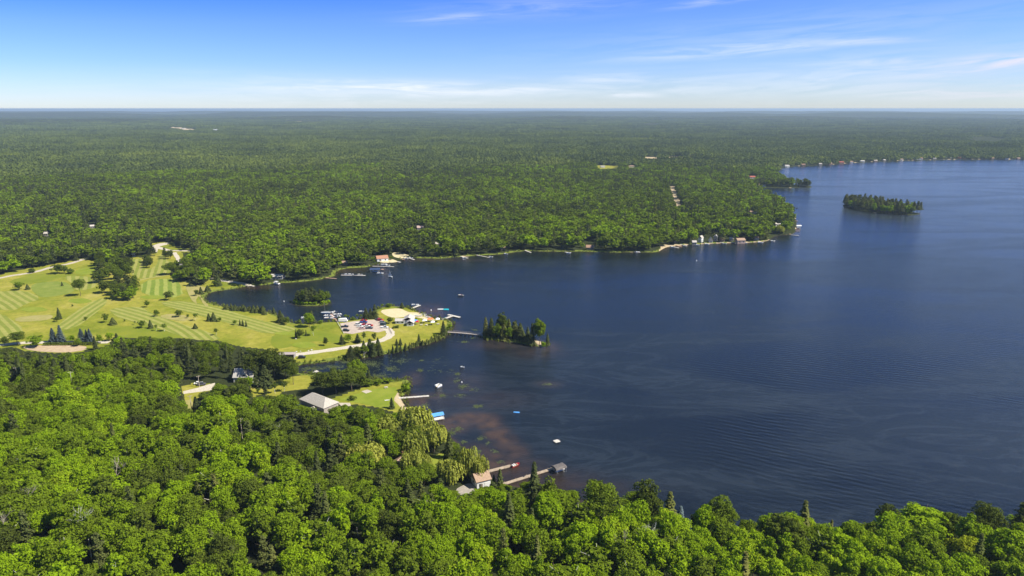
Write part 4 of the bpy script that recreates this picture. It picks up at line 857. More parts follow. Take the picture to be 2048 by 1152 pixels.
# ---- the woods: nearest trees one by one, the rest as one wood per kind
def classify(x, y):
    a, b = proj(x, y, 6.); r = rng.random(len(x))
    bright = pip(a, b, [(-600,760),(40,765),(120,780),(230,775),(370,800),(392,826),(450,850),(500,905),(555,945),(640,1000),(700,1015),(760,1030),(860,1020),(1000,1010),(1372,1046),(2600,1030),(3000,1700),(-1500,1700)])
    return a, b, r, bright
allx, ally, allH, allW, allK, allT, allZ = [], [], [], [], [], [], []
def edge(x, y): return 1750+180*nz(x, y, 500, 41)+60*nz(x, y, 90, 42)
def add_wood(r0, r1, s, seed):
    x, y = field(r0, r1, s, seed=seed); k = np.hypot(x, y) < edge(x, y); x, y = x[k], y[k]; s_ = shore(x, y) if r0 < 2700 else np.full(x.shape, 99.)
    k = s_ > (2.2 if r0 < 900 else 6); x, y, s_ = x[k], y[k], s_[k]
    for I in ISLEW: k = ~pip(x, y, I); x, y, s_ = x[k], y[k], s_[k]
    a, b, r, bright = classify(x, y); n = len(x); z = ground_h(x, y, s_)-.1
    f = nz(x, y, 70, 21); f2 = nz(x, y, 260, 22)
    con = np.where(bright, .05+.05*(f > .4), .38+.26*(f2 > .2)+.12*(f > .5)); con = np.where(b < 560, .42+.25*np.clip(nz(x, y, 420, 23), -1, 1), con); con = np.where((b < 560) & (b > 430) & (a > 300), con*.6, con)
    con = np.where((b > 800) & ~bright, .26, con); con = np.where((b > 650) & (b < 775) & (a < 600), .55, con)
    K = np.where(r < con, 1, 0)                       # 1 conifer
    u = rng.random(n); H = np.where(K == 0, 11.5+5.5*u, 11+8*u)*np.where(bright, 1.12, .92); W = np.where(K == 0, 8+5.2*u*rng.random(n)+1.5*rng.random(n), 5.2+2.6*rng.random(n))
    if r0 > 420: H *= 1.10; W *= 1.28
    tint_ = np.where(bright, .60+.20*f+.15*rng.normal(size=n)+.08*(a > 1150), .44+.13*f+.12*rng.normal(size=n)); tint_ = np.where(bright & (a < 620), tint_-.03, tint_)
    tint_ = np.where((b < 640) & ~bright, .46+.08*f+.12*f2+.12*rng.normal(size=n), tint_)
    belt = (b > 650) & (b < 775) & (a < 600); W = np.where(belt, W*.82, W)
    for sc1 in range(8):
        bl = blocked(x, y, z, H, W); H = np.where(bl, H*.82, H); W = np.where(bl, W*.88, W)
    bl = blocked(x, y, z, H, W); keep = ~bl
    if r0 < 430: poke = (K == 1) & (b > 655) & (b < 775) & (a < 570) & ~((a > 40) & (a < 225) & (b < 730)) & (rng.random(n) < .45); H = np.where(poke, rng.uniform(8, 15, n), H); W = np.where(poke, rng.uniform(3.5, 5, n), W); keep = np.where(poke, ~pip(*proj(x, y, z+.5), GOLF), keep)
    if n_lone and r0 < 900:
        PL = np.array(placed[:n_lone])
        for i in np.nonzero(keep)[0]:
            d = np.hypot(PL[:, 0]-x[i], PL[:, 1]-y[i])
            if (d < PL[:, 2]*.72+W[i]*.22).any(): keep[i] = False
    ba, bb = proj(x, y, z)
    for pl in CLEAR: keep &= ~pip(ba, bb, pl)
    for L, v in zip((allx, ally, allH, allW, allK, allT, allZ), (x, y, H, W, K, tint_, z)): L.append(v[keep])
add_wood(150, 430, 7.4, 1); add_wood(430, 900, 8.9, 2); add_wood(900, 2050, 9.2, 3)
x, y, H, W, K, T, ZZ = map(np.concatenate, (allx, ally, allH, allW, allK, allT, allZ)); T = np.clip(T, 0.02, .9)
pa, pb = proj(x, y, ZZ+H*.8); size = W/np.hypot(np.hypot(x, y), CAMH)
inview = (pa > -20) & (pa < 2068) & (pb > 200) & (pb < 1165)
def zone_words(a, b):
    if b > 1060: v = 'bottom edge'
    elif b > 940: v = 'lower forest'
    elif b > 800: v = 'near woods'
    else: v = 'upper woods'
    if b > 940: h = ['at far left', 'left of centre', 'below cottage', 'below boathouse', 'under oval maple', 'right of centre', 'before the lake', 'in right corner'][min(7, max(0, int(a//256)))]
    else: h = ['at far left', 'left of gabled house', 'around gabled house', 'beside hipped house', 'by the willows', 'by the boathouse', 'by the lake', 'by the lake'][min(7, max(0, int(a//170)))]
    return v, h
used = np.zeros(len(x), bool); cnt = {}
for kk, nmax in ((0, 290), (1, 230)):
    o = np.argsort(-size*(inview & (K == kk)))[:nmax]
    for i in o:
        if not inview[i] or K[i] != kk or not (np.hypot(x[i], y[i]) < 460): continue
        a, b = pa[i], pb[i]; tw = T[i]; v, h = zone_words(a, b); used[i] = True
        if kk == 0:
            r5 = random.random(); kn = 'birch_tree' if r5 < .06 else ('poplar_tree' if r5 < .24 else 'broadleaf_tree')
            col = ['dark green', 'olive green', 'fresh green', 'lime green', 'yellowish'][min(4, max(0, int((tw-.1)*5.6)))]
            big = 'large' if W[i] > 11.2 else ('small' if W[i] < 8 else 'medium')
            nm = {'birch_tree': 'airy birch', 'poplar_tree': 'upright poplar'}.get(kn, 'leafy tree'); lab = f'{big} {col} {nm}'; cat = {'birch_tree': 'birch tree', 'poplar_tree': 'poplar'}.get(kn, 'broadleaf tree')
            if kn == 'birch_tree': tw = .45
        else:
            kn = 'pine_tree' if random.random() < .55 else ('spruce_tree' if random.random() < .7 else 'cedar_tree'); nm = {'pine_tree': 'feathery pine', 'spruce_tree': 'pointed spruce', 'cedar_tree': 'bushy cedar'}[kn]
            tall = 'tall' if H[i] > 14.5 else 'short'; lab = f'{tall} {"dark" if tw < .45 else "sunlit"} {nm}'; cat = 'conifer'
        Wd = W[i]*(.72 if kn == 'poplar_tree' else 1) if kk == 0 else {'pine_tree': W[i], 'spruce_tree': W[i]*.85, 'cedar_tree': W[i]*.7}[kn]
        tree(kn, random.randrange(30), x[i], y[i], H[i]*(1.12 if kn == 'poplar_tree' else 1), Wd, tw, None, cat, f'{nm}s in the {v} {h}', z=ZZ[i]-.1); later_label(last[0], lab, f'{v} {h}')

settle_labels()
# library of simpler trees for the woods (not in the scene themselves)
def lib(name, protos_):
    col = bpy.data.collections.new(name)
    for i, me in enumerate(protos_): o = bpy.data.objects.new(f'{name}_{i:02d}', me); col.objects.link(o)
    return col
def joined(cr, tr, lm, tm):
    q = quads_mesh('wood', cr, [lm, tm]); return q
def scatter(name, pts, rot, scl, idx, tint_, col, label, cat='', stuff_label=None):
    n = len(pts); me = bpy.data.meshes.new(name); me.vertices.add(n); me.vertices.foreach_set('co', np.asarray(pts, 'f').reshape(-1))
    for nm, ty, data in (('rot', 'FLOAT', rot), ('idx', 'INT', idx), ('tint', 'FLOAT', tint_)):
        at = me.attributes.new(nm, ty, 'POINT'); at.data.foreach_set('value', np.asarray(data, 'i' if ty == 'INT' else 'f'))
    at = me.attributes.new('scl', 'FLOAT_VECTOR', 'POINT'); at.data.foreach_set('vector', np.asarray(scl, 'f').reshape(-1))
    o = bpy.data.objects.new(name, me); C.objects.link(o)
    ng = bpy.data.node_groups.new(name, 'GeometryNodeTree'); ng.interface.new_socket('Geometry', in_out='INPUT', socket_type='NodeSocketGeometry'); ng.interface.new_socket('Geometry', in_out='OUTPUT', socket_type='NodeSocketGeometry')
    g = NT(ng); gi = g.n('NodeGroupInput'); go = g.n('NodeGroupOutput')
    ci = g.n('GeometryNodeCollectionInfo'); ci.inputs['Collection'].default_value = col; ci.inputs['Separate Children'].default_value = True; ci.inputs['Reset Children'].default_value = True
    def attr(nm, ty):
        a = g.n('GeometryNodeInputNamedAttribute', data_type=ty); a.inputs[0].default_value = nm; return a.outputs[0]
    ip = g.n('GeometryNodeInstanceOnPoints'); ng.links.new(gi.outputs[0], ip.inputs['Points']); ng.links.new(ci.outputs[0], ip.inputs['Instance']); ip.inputs['Pick Instance'].default_value = True
    ng.links.new(attr('idx', 'INT'), ip.inputs['Instance Index']); cx = g.n('ShaderNodeCombineXYZ'); ng.links.new(attr('rot', 'FLOAT'), cx.inputs[2])
    er = g.n('FunctionNodeEulerToRotation'); ng.links.new(cx.outputs[0], er.inputs[0]); ng.links.new(er.outputs[0], ip.inputs['Rotation']); ng.links.new(attr('scl', 'FLOAT_VECTOR'), ip.inputs['Scale'])
    ng.links.new(ip.outputs[0], go.inputs[0]); md = o.modifiers.new('scatter', 'NODES'); md.node_group = ng
    return tag(o, label, cat or None, kind='stuff')
LIBB = lib('leafy', [KIND['broadleaf_tree'][0][i] for i in range(6)] + [quads_mesh('leafy_mid', broad_crown(200+i, 16, 5.2, 12, 34, .62, .2), [M_LEAF]) for i in range(7)])
LIBC = lib('needle', [KIND['pine_tree'][0][i] for i in range(3)] + [KIND['spruce_tree'][0][i] for i in range(2)] +
           [quads_mesh('needle_mid', pine_crown(220+i, 17, 3.8, 11, 16, .55, .22), [M_NEED]) for i in range(4)] + [quads_mesh('needle_mid', spruce_crown(230+i, 16, 2.9, 12, 8, .8), [M_NEED]) for i in range(3)])
rest = ~used; dd = np.hypot(x, y)
for kk, nm, L, nA, nB, H0, W0, lab in ((0, 'leafy_woodland', LIBB, 6, 7, 16., 11., 'dense leafy woodland between the open lake, the golf course and the distance'), (1, 'conifer_woodland', LIBC, 5, 7, 17., 7., 'dark conifers mixed through the woodland round the lake')):
    s_ = rest & (K == kk) & ((pa > -120) & (pa < 2170)); n = s_.sum()
    ix = np.where(dd[s_] < 520, rng.integers(0, nA, n), nA+rng.integers(0, nB, n))
    scatter(nm, np.stack([x[s_], y[s_], ZZ[s_]], 1), rng.uniform(0, 6.28, n), np.stack([W[s_]/W0, W[s_]/W0, H[s_]/H0], 1), ix, T[s_], L, lab, 'woodland')
# far woods: patches of many small crowns
def patch(seed, S, n, Hm, fine):
    r = np.random.default_rng(seed); o = []
    for i in range(n):
        cx_, cy_ = r.uniform(-S/2, S/2, 2); H_ = Hm*r.uniform(.7, 1.15)
        if r.random() < .55:
            m_ = fine; u = r.random(m_)**.8; th = r.uniform(0, 6.28, m_); rad = 3.2*(1-u)**.7*(.6+.4*r.random(m_))
            p = np.stack([cx_+np.cos(th)*rad, cy_+np.sin(th)*rad, H_*(.35+.65*u)], 1); nn = np.stack([np.cos(th), np.sin(th), .7+0*th], 1)+rand_dirs(m_, r)*.5
        else:
            m_ = fine; d = rand_dirs(m_, r); d[:, 2] = np.abs(d[:, 2]); p = np.array([cx_, cy_, H_*.55])+d*np.array([4.6, 4.6, H_*.33]); nn = d+rand_dirs(m_, r)*.5
        nn /= np.linalg.norm(nn, axis=1, keepdims=True); s = 22./fine**.5*.36*r.uniform(.7, 1.3, m_); o.append(cards(p, nn, s, s, r))
    return quads_mesh('patch', np.concatenate(o), [M_FARF])
LIBF = lib('patch', [patch(300+i, 34, 26, 13.5, 26) for i in range(6)] + [patch(320+i, 90, 90, 14, 12) for i in range(5)])
FX, FY, FS, FI, FT, FZ = [], [], [], [], [], []
for r0, r1, s, scs, i0, ni in ((1350, 5200, 29, 1., 0, 6), (5200, 11000, 76, 1., 6, 5), (11000, 24000, 150, 2.1, 6, 5)):
    x2, y2 = field(r0, r1, s, R(39), int(r0)); k = np.hypot(x2, y2) > edge(x2, y2); x2, y2 = x2[k], y2[k]; s2 = np.full(x2.shape, 200.); k = np.hypot(x2, y2) < 4000; s2[k] = shore(x2[k], y2[k])
    k = s2 > 12; x2, y2, s2 = x2[k], y2[k], s2[k]; z2 = ground_h(x2, y2, s2)-1.5; k = ~blocked(x2, y2, z2, np.full(x2.shape, 10.), np.full(x2.shape, 24.*scs)); x2, y2, z2 = x2[k], y2[k], z2[k]; n = len(x2)
    FX.append(x2); FY.append(y2); FZ.append(z2); FI.append(i0+rng.integers(0, ni, n)); q = rng.uniform(.85, 1.1, n); FS.append(np.stack([scs*q, scs*q, q*(1+.12*rng.normal(size=n))], 1))
    FT.append(np.clip(.45+.20*nz(x2, y2, 300, 31)+.17*nz(x2, y2, 1100, 32)+.08*rng.normal(size=n) - .30*np.exp(-((np.hypot(x2, y2)-12000)/3500)**2), 0.02, .95))  # darker tint band stands in for shading on the far ridges
FX, FY, FZ, FI, FS, FT = map(np.concatenate, (FX, FY, FZ, FI, FS, FT))
scatter('far_forest', np.stack([FX, FY, FZ], 1), rng.uniform(0, 6.28, len(FX)), FS, FI, FT, LIBF, 'endless mixed forest fading blue towards the horizon', 'forest')
print('TREES', len(placed), 'wood', int(rest.sum()), 'far', len(FX))
# reeds along the shores
def tuft(seed, n=16, h=1.3, r0=.7):
    r = np.random.default_rng(seed); a = r.uniform(0, 6.28, n); p = np.stack([np.cos(a)*r0*r.random(n), np.sin(a)*r0*r.random(n), np.full(n, h*.45)], 1)
    o = []
    for c in p:
        t_ = r.uniform(0, 6.28); u = np.array([math.cos(t_), math.sin(t_), 0])*.09; tip = c+np.array([r.uniform(-.35, .35), r.uniform(-.35, .35), h*r.uniform(.4, .7)]); b = c.copy(); b[2] = -.1
        o.append([b-u, b+u, tip+u*.6, tip-u*.6])
    return np.array(o)
M_REED = leaf('reed_blades', [(0, (.09,.13,.02)), (1, (.26,.28,.06))], .2)
LIBR = lib('reeds', [quads_mesh('reed', tuft(i), [M_REED]) for i in range(4)])
m_ = (sdv > -2.6) & (sdv < 3.0) & shallow_land & (ppx > 380) & (ppx < 1320) & (zone[:, 1] < .5); ii = np.nonzero(m_)[0]; q = rng.random(len(ii)) < .42; ii = ii[q]
jx = gx[ii]+rng.uniform(-.6, .6, len(ii)); jy = gy[ii]+rng.uniform(-.9, .9, len(ii)); n = len(ii); hs = rng.uniform(.6, 1.35, n)
scatter('reeds', np.stack([jx, jy, np.maximum(gh[ii], -.1)], 1), rng.uniform(0, 6.28, n), np.stack([hs, hs, hs], 1), rng.integers(0, 4, n), rng.random(n), LIBR, 'yellow-green reeds fringing the shores', 'reeds')
# lily pads
M_LILY = noisy('lily_pads', (.055,.085,.035), (.13,.15,.07), 1.5)
pad = [quads_mesh('pads', np.array([[[c[0]+s*math.cos(a), c[1]+s*math.sin(a)*.9, .03] for a in (.3, 1.9, 3.4, 5.)] for c, s in zip(np.random.default_rng(i).uniform(-.9, .9, (7, 2)), np.random.default_rng(i).uniform(.12, .30, 7))]), [M_LILY]) for i in range(3)]
LP = []
for (a, b, ra, rb, n) in [(625,737,32,4,170),(668,734,26,5,150),(700,745,25,7,60),(742,728,30,10,170),(780,738,24,9,110),(800,722,26,8,50),(842,721,6,2.5,28),(929,684,9,2.4,70),(690,724,20,4,60),(760,752,30,5,110),(841,741,10,3,45),
    (880,742,40,14,24),(915,748,5,3,26),(926,773,10,5,60),(915,762,8,6,22),(945,780,14,6,18),(884,791,7,4,30),(922,790,14,7,20),(953,813,8,3.5,44),(962,812,4,3,16),(902,866,9,6,60),(915,858,14,8,40),(955,903,11,4,60),(927,884,5,3,26),(961,877,7,4,26),
    (990,903,8,4,12),(975,886,5,4,9),(1000,925,8,5,12),(735,700,1,1,1),(850,810,8,5,20),(858,792,30,5,16),(1098,768,10,3,20),(880,722,40,12,14),(1002,672,2,1,1),(950,660,22,3,20),(945,676,18,5,12)]:
    for _ in range(int(n*.8)):
        rr = abs(random.gauss(0, .5)); th = random.uniform(0, 6.28); p = P(a+ra*rr*math.cos(th), b+rb*rr*math.sin(th)); LP.append((p.x, p.y, 0))
LP = np.array(LP); k = shore(LP[:, 0], LP[:, 1]) < -.6; LP = LP[k]; n = len(LP); hs = rng.uniform(.6, 1.3, n)
scatter('lily_pads', LP, rng.uniform(0, 6.28, n), np.stack([hs, hs, np.ones(n)], 1), rng.integers(0, 3, n), rng.random(n), lib('lily', pad), 'scattered lily pads floating in the shallow coves', 'lily pads')
# ---------------------------------------------------------------- buildings
def roofm(name, col): return plain(name, col, .85, var=.22, scale=2.5)
M_GLASS = plain('window_glass', (.03,.04,.05), .12, spec=.8)
M_WHITE = plain('white_paint', (.78,.78,.76), .6, var=.05)
M_DOOR = plain('door_paint', (.20,.16,.12), .6)
M_GREYR = roofm('grey_shingles', (.44,.40,.35)); M_BRNR = roofm('brown_shingles', (.33,.20,.13)); M_PALER = roofm('pale_shingles', (.50,.46,.42)); M_REDR = roofm('red_roofing', (.36,.10,.07)); M_TANR = roofm('tan_shingles', (.38,.26,.18)); M_ORNR = roofm('orange_shingles', (.42,.21,.13))
M_SIDG = plain('grey_siding', (.30,.29,.28), .8); M_SIDW = plain('white_siding', (.74,.74,.72), .7, var=.06); M_SIDB = plain('brown_siding', (.24,.17,.12), .8); M_STONE = plain('grey_stone', (.38,.33,.29), .9, var=.3, scale=4.)
M_BRICK = plain('brick', (.34,.17,.12), .9, var=.25, scale=6.)
def gable(name, label, c, L, Wd, eave, rise, ang, rm, wm, cat='house', hip=False, wins=3, door=True, chimney=None, z=None, over=.45, group=None, nearonly=False):
    """house whose ridge runs along its local x axis; c is its centre on the ground"""
    z = gz(c[0], c[1]) if z is None else z
    root = empty(name, (c[0], c[1], z), ang, label, cat, group); a, b = L/2, Wd/2
    w = MB(); w.box((0, 0, eave/2-.3), (L, Wd, eave+.6))
    if not hip: 
        for s in (-1, 1): w.add([(s*(a-.002), -b, eave), (s*(a-.002), b, eave), (s*(a-.002), 0, eave+rise*.93), (s*(a-.15), -b, eave), (s*(a-.15), b, eave), (s*(a-.15), 0, eave+rise*.93)], [(0,1,2),(5,4,3),(0,2,5,3),(1,4,5,2)])
    w.build('wall', wm, root)
    A, B = a+over, b+over; e = eave-.12; t_ = eave+rise; h = max(0., a-b*.92) if hip else A
    r = MB(); V = [(-A,-B,e),(A,-B,e),(A,B,e),(-A,B,e),(-h,0,t_),(h,0,t_)]; V += [(v[0], v[1], v[2]+.16) for v in V]
    F = [(6,7,11,10),(8,9,10,11),(1,0,4,5),(3,2,5,4),(0,1,7,6),(2,3,9,8)]
    F += [(7,8,11),(9,6,10),(2,1,5),(0,3,4),(1,2,8,7),(3,0,6,9)] if hip else [(1,2,8,7),(3,0,6,9),(2,1,5),(0,3,4),(8,7,11),(6,9,10)]
    r.add(V, F); rf = r.build('roof', rm, root)
    if chimney: MB().box((chimney[0], chimney[1], eave+rise*.8), (.7, .7, rise*.9+1.2)).build('chimney', M_BRICK, rf)
    for s in (-1, 1):
        for i in range(wins):
            x_ = -a+L*(i+.5)/wins+(.3 if s > 0 else 0); g = MB().box((x_, s*(b+.03), min(1.6, eave*.55)), (1.15, .06, 1.15)).build('window', M_GLASS, root)
            if L*Wd > 60: MB().box((x_, s*(b+.065), min(1.6, eave*.55)-.66), (1.4, .10, .10)).build('sill', M_WHITE, g)
    for s in (-1, 1): MB().box((s*(a+.03), .2, min(1.6, eave*.55)), (.06, 1.3, 1.1)).build('window', M_GLASS, root)
    if door:
        d = MB().box((-a*.33+ .0, -(b+.04), 1.0), (.95, .08, 2.0)).build('door', M_DOOR, root)
    return root
def corner_house(name, label, pA, pB, depth, eave, rise, rm, wm, **k):
    """front eave runs between photo points pA and pB; the body extends away behind it"""
    A = P(pA[0], pA[1], eave+.5); B = P(pB[0], pB[1], eave+.5); d = (B-A).normalized(); n = Vector((-d.y, d.x, 0))
    if n.y < 0: n = -n
    c = (A+B)/2+n*depth/2; return gable(name, label, (c.x, c.y), (B-A).length, depth, eave, rise, math.atan2(d.y, d.x), rm, wm, z=.5, **k)
# grey hip-roofed house by the lawn
A, B, C3 = P(599.5,797,6.1), P(648,816,6.1), P(667,804,6.1)
d = (B-A).normalized(); dep = abs((C3-B).dot(Vector((-d.y, d.x, 0)))); dep = max(9., min(12., dep)); n = Vector((-d.y, d.x, 0)); cc = (A+B)/2+n*dep/2
h1 = gable('hip_roofed_house', 'large grey house with a hipped shingle roof above the mown lawn by the lake', (cc.x, cc.y), (B-A).length-.5, dep, 5.4, 3.0, math.atan2(d.y, d.x), M_GREYR, M_STONE, hip=True, wins=5, z=.5)
g_ = MB(); g_.box((0, 0, 1.3), (5, 4, 2.6+.6)); g_.build('entrance_wing', M_STONE, h1, loc=(2.6, -dep/2-1.7, .3))
r_ = MB(); r_.add([(-3,-2.4,0),(3,-2.4,0),(3,3.2,0),(-3,3.2,0),(0,-.9,1.7),(0,3.2,1.7)], [(0,1,4),(1,2,5,4),(3,0,4,5),(3,2,1,0),(2,3,5)]); r_.build('wing_roof', M_GREYR, h1, loc=(2.6, -dep/2-1.7, 3.25))
# gabled house in the woods
h2 = corner_house('gabled_house', 'white-grey house with a steep front gable half hidden by trees beside a gravel drive', (466.5,755), (505,754), 9.5, 3.4, 3.6, roofm('ash_shingles', (.40,.38,.35)), plain('ash_siding', (.55,.54,.51), .8), wins=4)
L2 = (P(505,754,4)-P(466.5,755,4)).length
gw = MB(); gw.add([(-2.4,-1.2,0),(2.4,-1.2,0),(0,-1.2,3.9),(-2.4,4.5,0),(2.4,4.5,0),(0,4.5,3.9)], [(0,1,2),(5,4,3),(0,3,4,1)]); gw.build('front_gable', MATS['ash_siding'], h2, loc=(.6, -3.6, 3.3))
gr = MB(); gr.add([(-2.9,-1.6,-.4),(0,-1.6,4.1),(0,5,4.1),(-2.9,5,-.4),(2.9,-1.6,-.4),(2.9,5,-.4)], [(0,1,2,3),(1,4,5,2)]); o_ = gr.build('gable_roof', MATS['ash_shingles'], h2, loc=(.6, -3.6, 3.3)); md = o_.modifiers.new('thick', 'SOLIDIFY'); md.thickness = .15
MB().box((0, 0, 0), (.06, .04, .06)).build('gable_window', M_GLASS, h2, loc=(.6, -4.83, 4.4)).scale = (20, 1.4, 20)
# white boathouse with brown roof
bh = corner_house('boathouse', 'white boathouse with a brown shingle roof beside the near docks', (954,964), (981,957.5), 6.6, 3.4, 2.0, M_TANR, M_SIDW, wins=2, cat='boathouse')
MB().box((1.6, -3.35, 1.15), (2.4, .08, 2.3)).build('boat_door', M_WHITE, bh)
gable('brown_cottage', 'small grey cottage with a brown roof among willows near the shore', P(806,937,.5)[:2], 8, 7.5, 3.2, 2.7, R(68), M_TANR, M_SIDG, wins=2, chimney=(1.5, .9), cat='cottage')
gable('garden_shed', 'little open shed with a brown roof in front of the willow-shaded cottage', P(797.5,943,.5)[:2], 4.6, 3.0, 2.3, .5, R(-4), M_BRNR, M_SIDB, wins=1, door=False, cat='shed')
# open-fronted equipment shed
p = P(575,715,.5); sh_ = empty('equipment_shed', (p.x, p.y, .5), R(2), 'long grey flat-roofed shed with an open dark front at the end of the pale road', 'shed')
w = MB(); w.box((0, 2, 1.3), (9.2, .15, 3.2)).box((-4.55, 0, 1.2), (.15, 4.2, 3.0)).box((4.55, 0, 1.2), (.15, 4.2, 3.0)).box((-1.6, .2, 1.2), (.12, 3.6, 2.8)).box((1.6, .2, 1.2), (.12, 3.6, 2.8)); w.build('wall', M_SIDG, sh_)
for xx in (-4.5, -1.5, 1.5, 4.5): MB().box((xx, -2.2, 1.2), (.18, .18, 3.0)).build('post', M_SIDB, sh_)
q = MB(); q.add([(-5.1,-2.7,2.75),(5.1,-2.7,2.75),(5.1,2.6,2.5),(-5.1,2.6,2.5),(-5.1,-2.7,2.95),(5.1,-2.7,2.95),(5.1,2.6,2.7),(-5.1,2.6,2.7)], [(3,2,1,0),(4,5,6,7),(0,1,5,4),(1,2,6,5),(2,3,7,6),(3,0,4,7)]); q.build('roof', roofm('faded_roofing', (.40,.34,.32)), sh_)
# clubhouse on the point
p = P(815,648,.5); ch_ = empty('clubhouse', (p.x, p.y, .5), 0, 'white clubhouse of several joined gables with pale roofs behind the sandy lot', 'clubhouse')
def wing(cx, cy, L, Wd, eave, rise, ang, hn):
    r0 = gable('x', None, (0, 0), L, Wd, eave, rise, ang, M_PALER, M_SIDW, wins=2, door=False, z=0)
    parts = list(r0.children); M = Matrix.Translation((cx, cy, 0)) @ Matrix.Rotation(ang, 4, 'Z')
    for o in parts: o.parent = ch_; o.matrix_parent_inverse = Matrix.Identity(4); o.matrix_basis = M
    bpy.data.objects.remove(r0)
wing(.6, 4.6, 8, 7, 2.9, 1.9, R(90), 0); wing(-5.4, 2.4, 6.5, 4.4, 2.2, 1.2, R(0), 1); wing(2.6, -1.6, 7, 4.8, 2.4, 1.5, R(90), 2)
# distant cottages on the far shores: photo point of the foot, width px, wall height, roof, walls
COT = [(556,556.5,24,2.6,1.3,M_PALER,M_SIDG,'low grey cottage with a white porch on the north shore of the bay','cottage',0),
 (764,521,22,3.0,2.2,M_ORNR,M_SIDW,'white cottage with an orange-brown roof between two sandy beaches','cottage',.35),
 (690,530,10,2.6,1.5,M_TANR,M_SIDB,'small tan cottage among conifers above the reedy cove','cottage',0),
 (841,461,13,4.0,2.2,roofm('pinkish_roof', (.42,.31,.27)),M_SIDG,'house with a pinkish roof standing deep in the north shore woods','house',.2),
 (878,493,13,3.4,2.2,M_GREYR,M_SIDG,'house with a pale grey roof in the trees above the grassy shore','house',.1),
 (1180,499,15,2.8,2.2,M_BRNR,M_SIDB,'dark brown cabin on a small lawn by the north shore','cabin',-.1),
 (1388,489,8,2.8,1.8,M_PALER,M_SIDG,'small pale shed-like cottage left of the tall white house','cottage',0),
 (1401,484,9,5.2,2.3,M_GREYR,M_SIDW,'tall white house on the busy north shore','house',.9),
 (1421,484,8,1.6,4.0,M_PALER,M_SIDW,'pale A-frame cottage on the busy north shore','cottage',1.57),
 (1431,481,9,4.6,2.2,M_PALER,M_SIDG,'grey two-storey house right of the A-frame cottage','house',1.2),
 (1480,485,16,3.2,2.0,M_TANR,plain('pink_siding', (.50,.36,.31), .8),'pinkish cottage with a deck at the east end of the busy shore','cottage',.1),
 (1504,357,11,3.4,2.2,M_REDR,M_SIDW,'red-roofed house in trees above the far wooded spit','house',.1),(1511,359,7,2.6,1.2,M_PALER,M_SIDW,'small white garage right of the red-roofed house above the spit','garage',.1),
 (1517,371,6,3,1.8,M_TANR,plain('cream_siding', (.58,.50,.34), .8),'cream cottage at the root of the far spit','cottage',.4),(1527,373,6,2.6,1.5,M_GREYR,M_SIDW,'small white-walled cottage on the shore of the far spit','cottage',0),
 (1554,452,10,2.8,1.6,M_PALER,M_SIDW,'pale-roofed cottage behind the sandy point with the row of docks','cottage',.2),(1505,427,12,2.4,1.5,M_TANR,M_SIDW,'tan-roofed house hidden in the wooded headland','house',.1),
 (1573,333.5,9,3,1.8,M_PALER,M_SIDW,'white cottage at the near end of the far shoreline','cottage',.2),(1682,326.5,9,3,2.2,M_REDR,M_SIDB,'small red cottage on the far shoreline, left of the others','cottage',0),(1724,323.6,8,2.6,1.6,M_PALER,M_SIDW,'pale boathouse with a sandy slip on the far shoreline','boathouse',0),
 (1837,318.6,12,3.2,2.4,M_ORNR,M_SIDW,'white cottage with an orange roof on the far shoreline','cottage',0),(1895,316,11,3.6,2.2,plain('green_roofing', (.2,.33,.25), .8),M_SIDW,'white house with a green roof on the far shoreline at right','house',.1),
 (1922,317,13,3,2.0,M_REDR,plain('red_siding', (.42,.13,.09), .8),'red cottage with a red roof on the far shoreline at right','cottage',0),(1960,317,9,2.8,1.6,plain('blue_roofing', (.2,.3,.42), .8),M_SIDG,'small blue-roofed cottage on the far shoreline near the right edge','cottage',0),
 (185,457,6.5,3.2,1.6,M_PALER,M_SIDG,'white house roof showing in the woods above the pale road at left','house',.5),(93,472,7,3.2,1.8,M_PALER,M_SIDG,'grey-white house among the trees at the far left woods','house',.2),
 (268,513,5,2.6,1.2,M_PALER,M_SIDW,'tiny white hut behind the golf course grove','hut',.1),(366,258,9,4,2.,M_PALER,M_SIDW,'white building beside the distant sandy clearing','building',0),(432,260.5,9,4,2.,M_WHITE,M_SIDW,'white-roofed barn right of the distant sandy clearing','barn',0),
 (1386,315,12,3,1.6,M_REDR,plain('barn_red', (.33,.10,.08), .8),'long red barn in a narrow far clearing','barn',0),(1263,334.5,9,3,1.5,M_TANR,M_SIDW,'pale building at the right of the small far field','building',0),(1205,335,8,3,1.4,M_PALER,M_SIDW,'pale building at the left of the small far field','building',.1),
 (657,243.5,8,5,2.5,M_WHITE,M_SIDW,'white farm building at the right end of the distant clearing','barn',0),(612,243.5,7,5,2.5,M_PALER,M_SIDW,'pale farm building in the middle of the distant clearing','barn',0)]
for (a, b, wp, ev, ri, rm, wm, lab, cat, an) in COT:
    z = .5; p = P(a, b, z)
    for _ in range(4): z = gz(p.x, p.y); p = P(a, b, z)
    L = wp/(proj(p.x+1, p.y, z)[0]-proj(p.x, p.y, z)[0]); dp = min(L*.8, 9 if L < 16 else 14)
    gable(cat.replace(' ', '_'), lab, (p.x, p.y), L, dp, ev, ri, an, rm, wm, cat=cat, wins=2, z=max(z, .4))
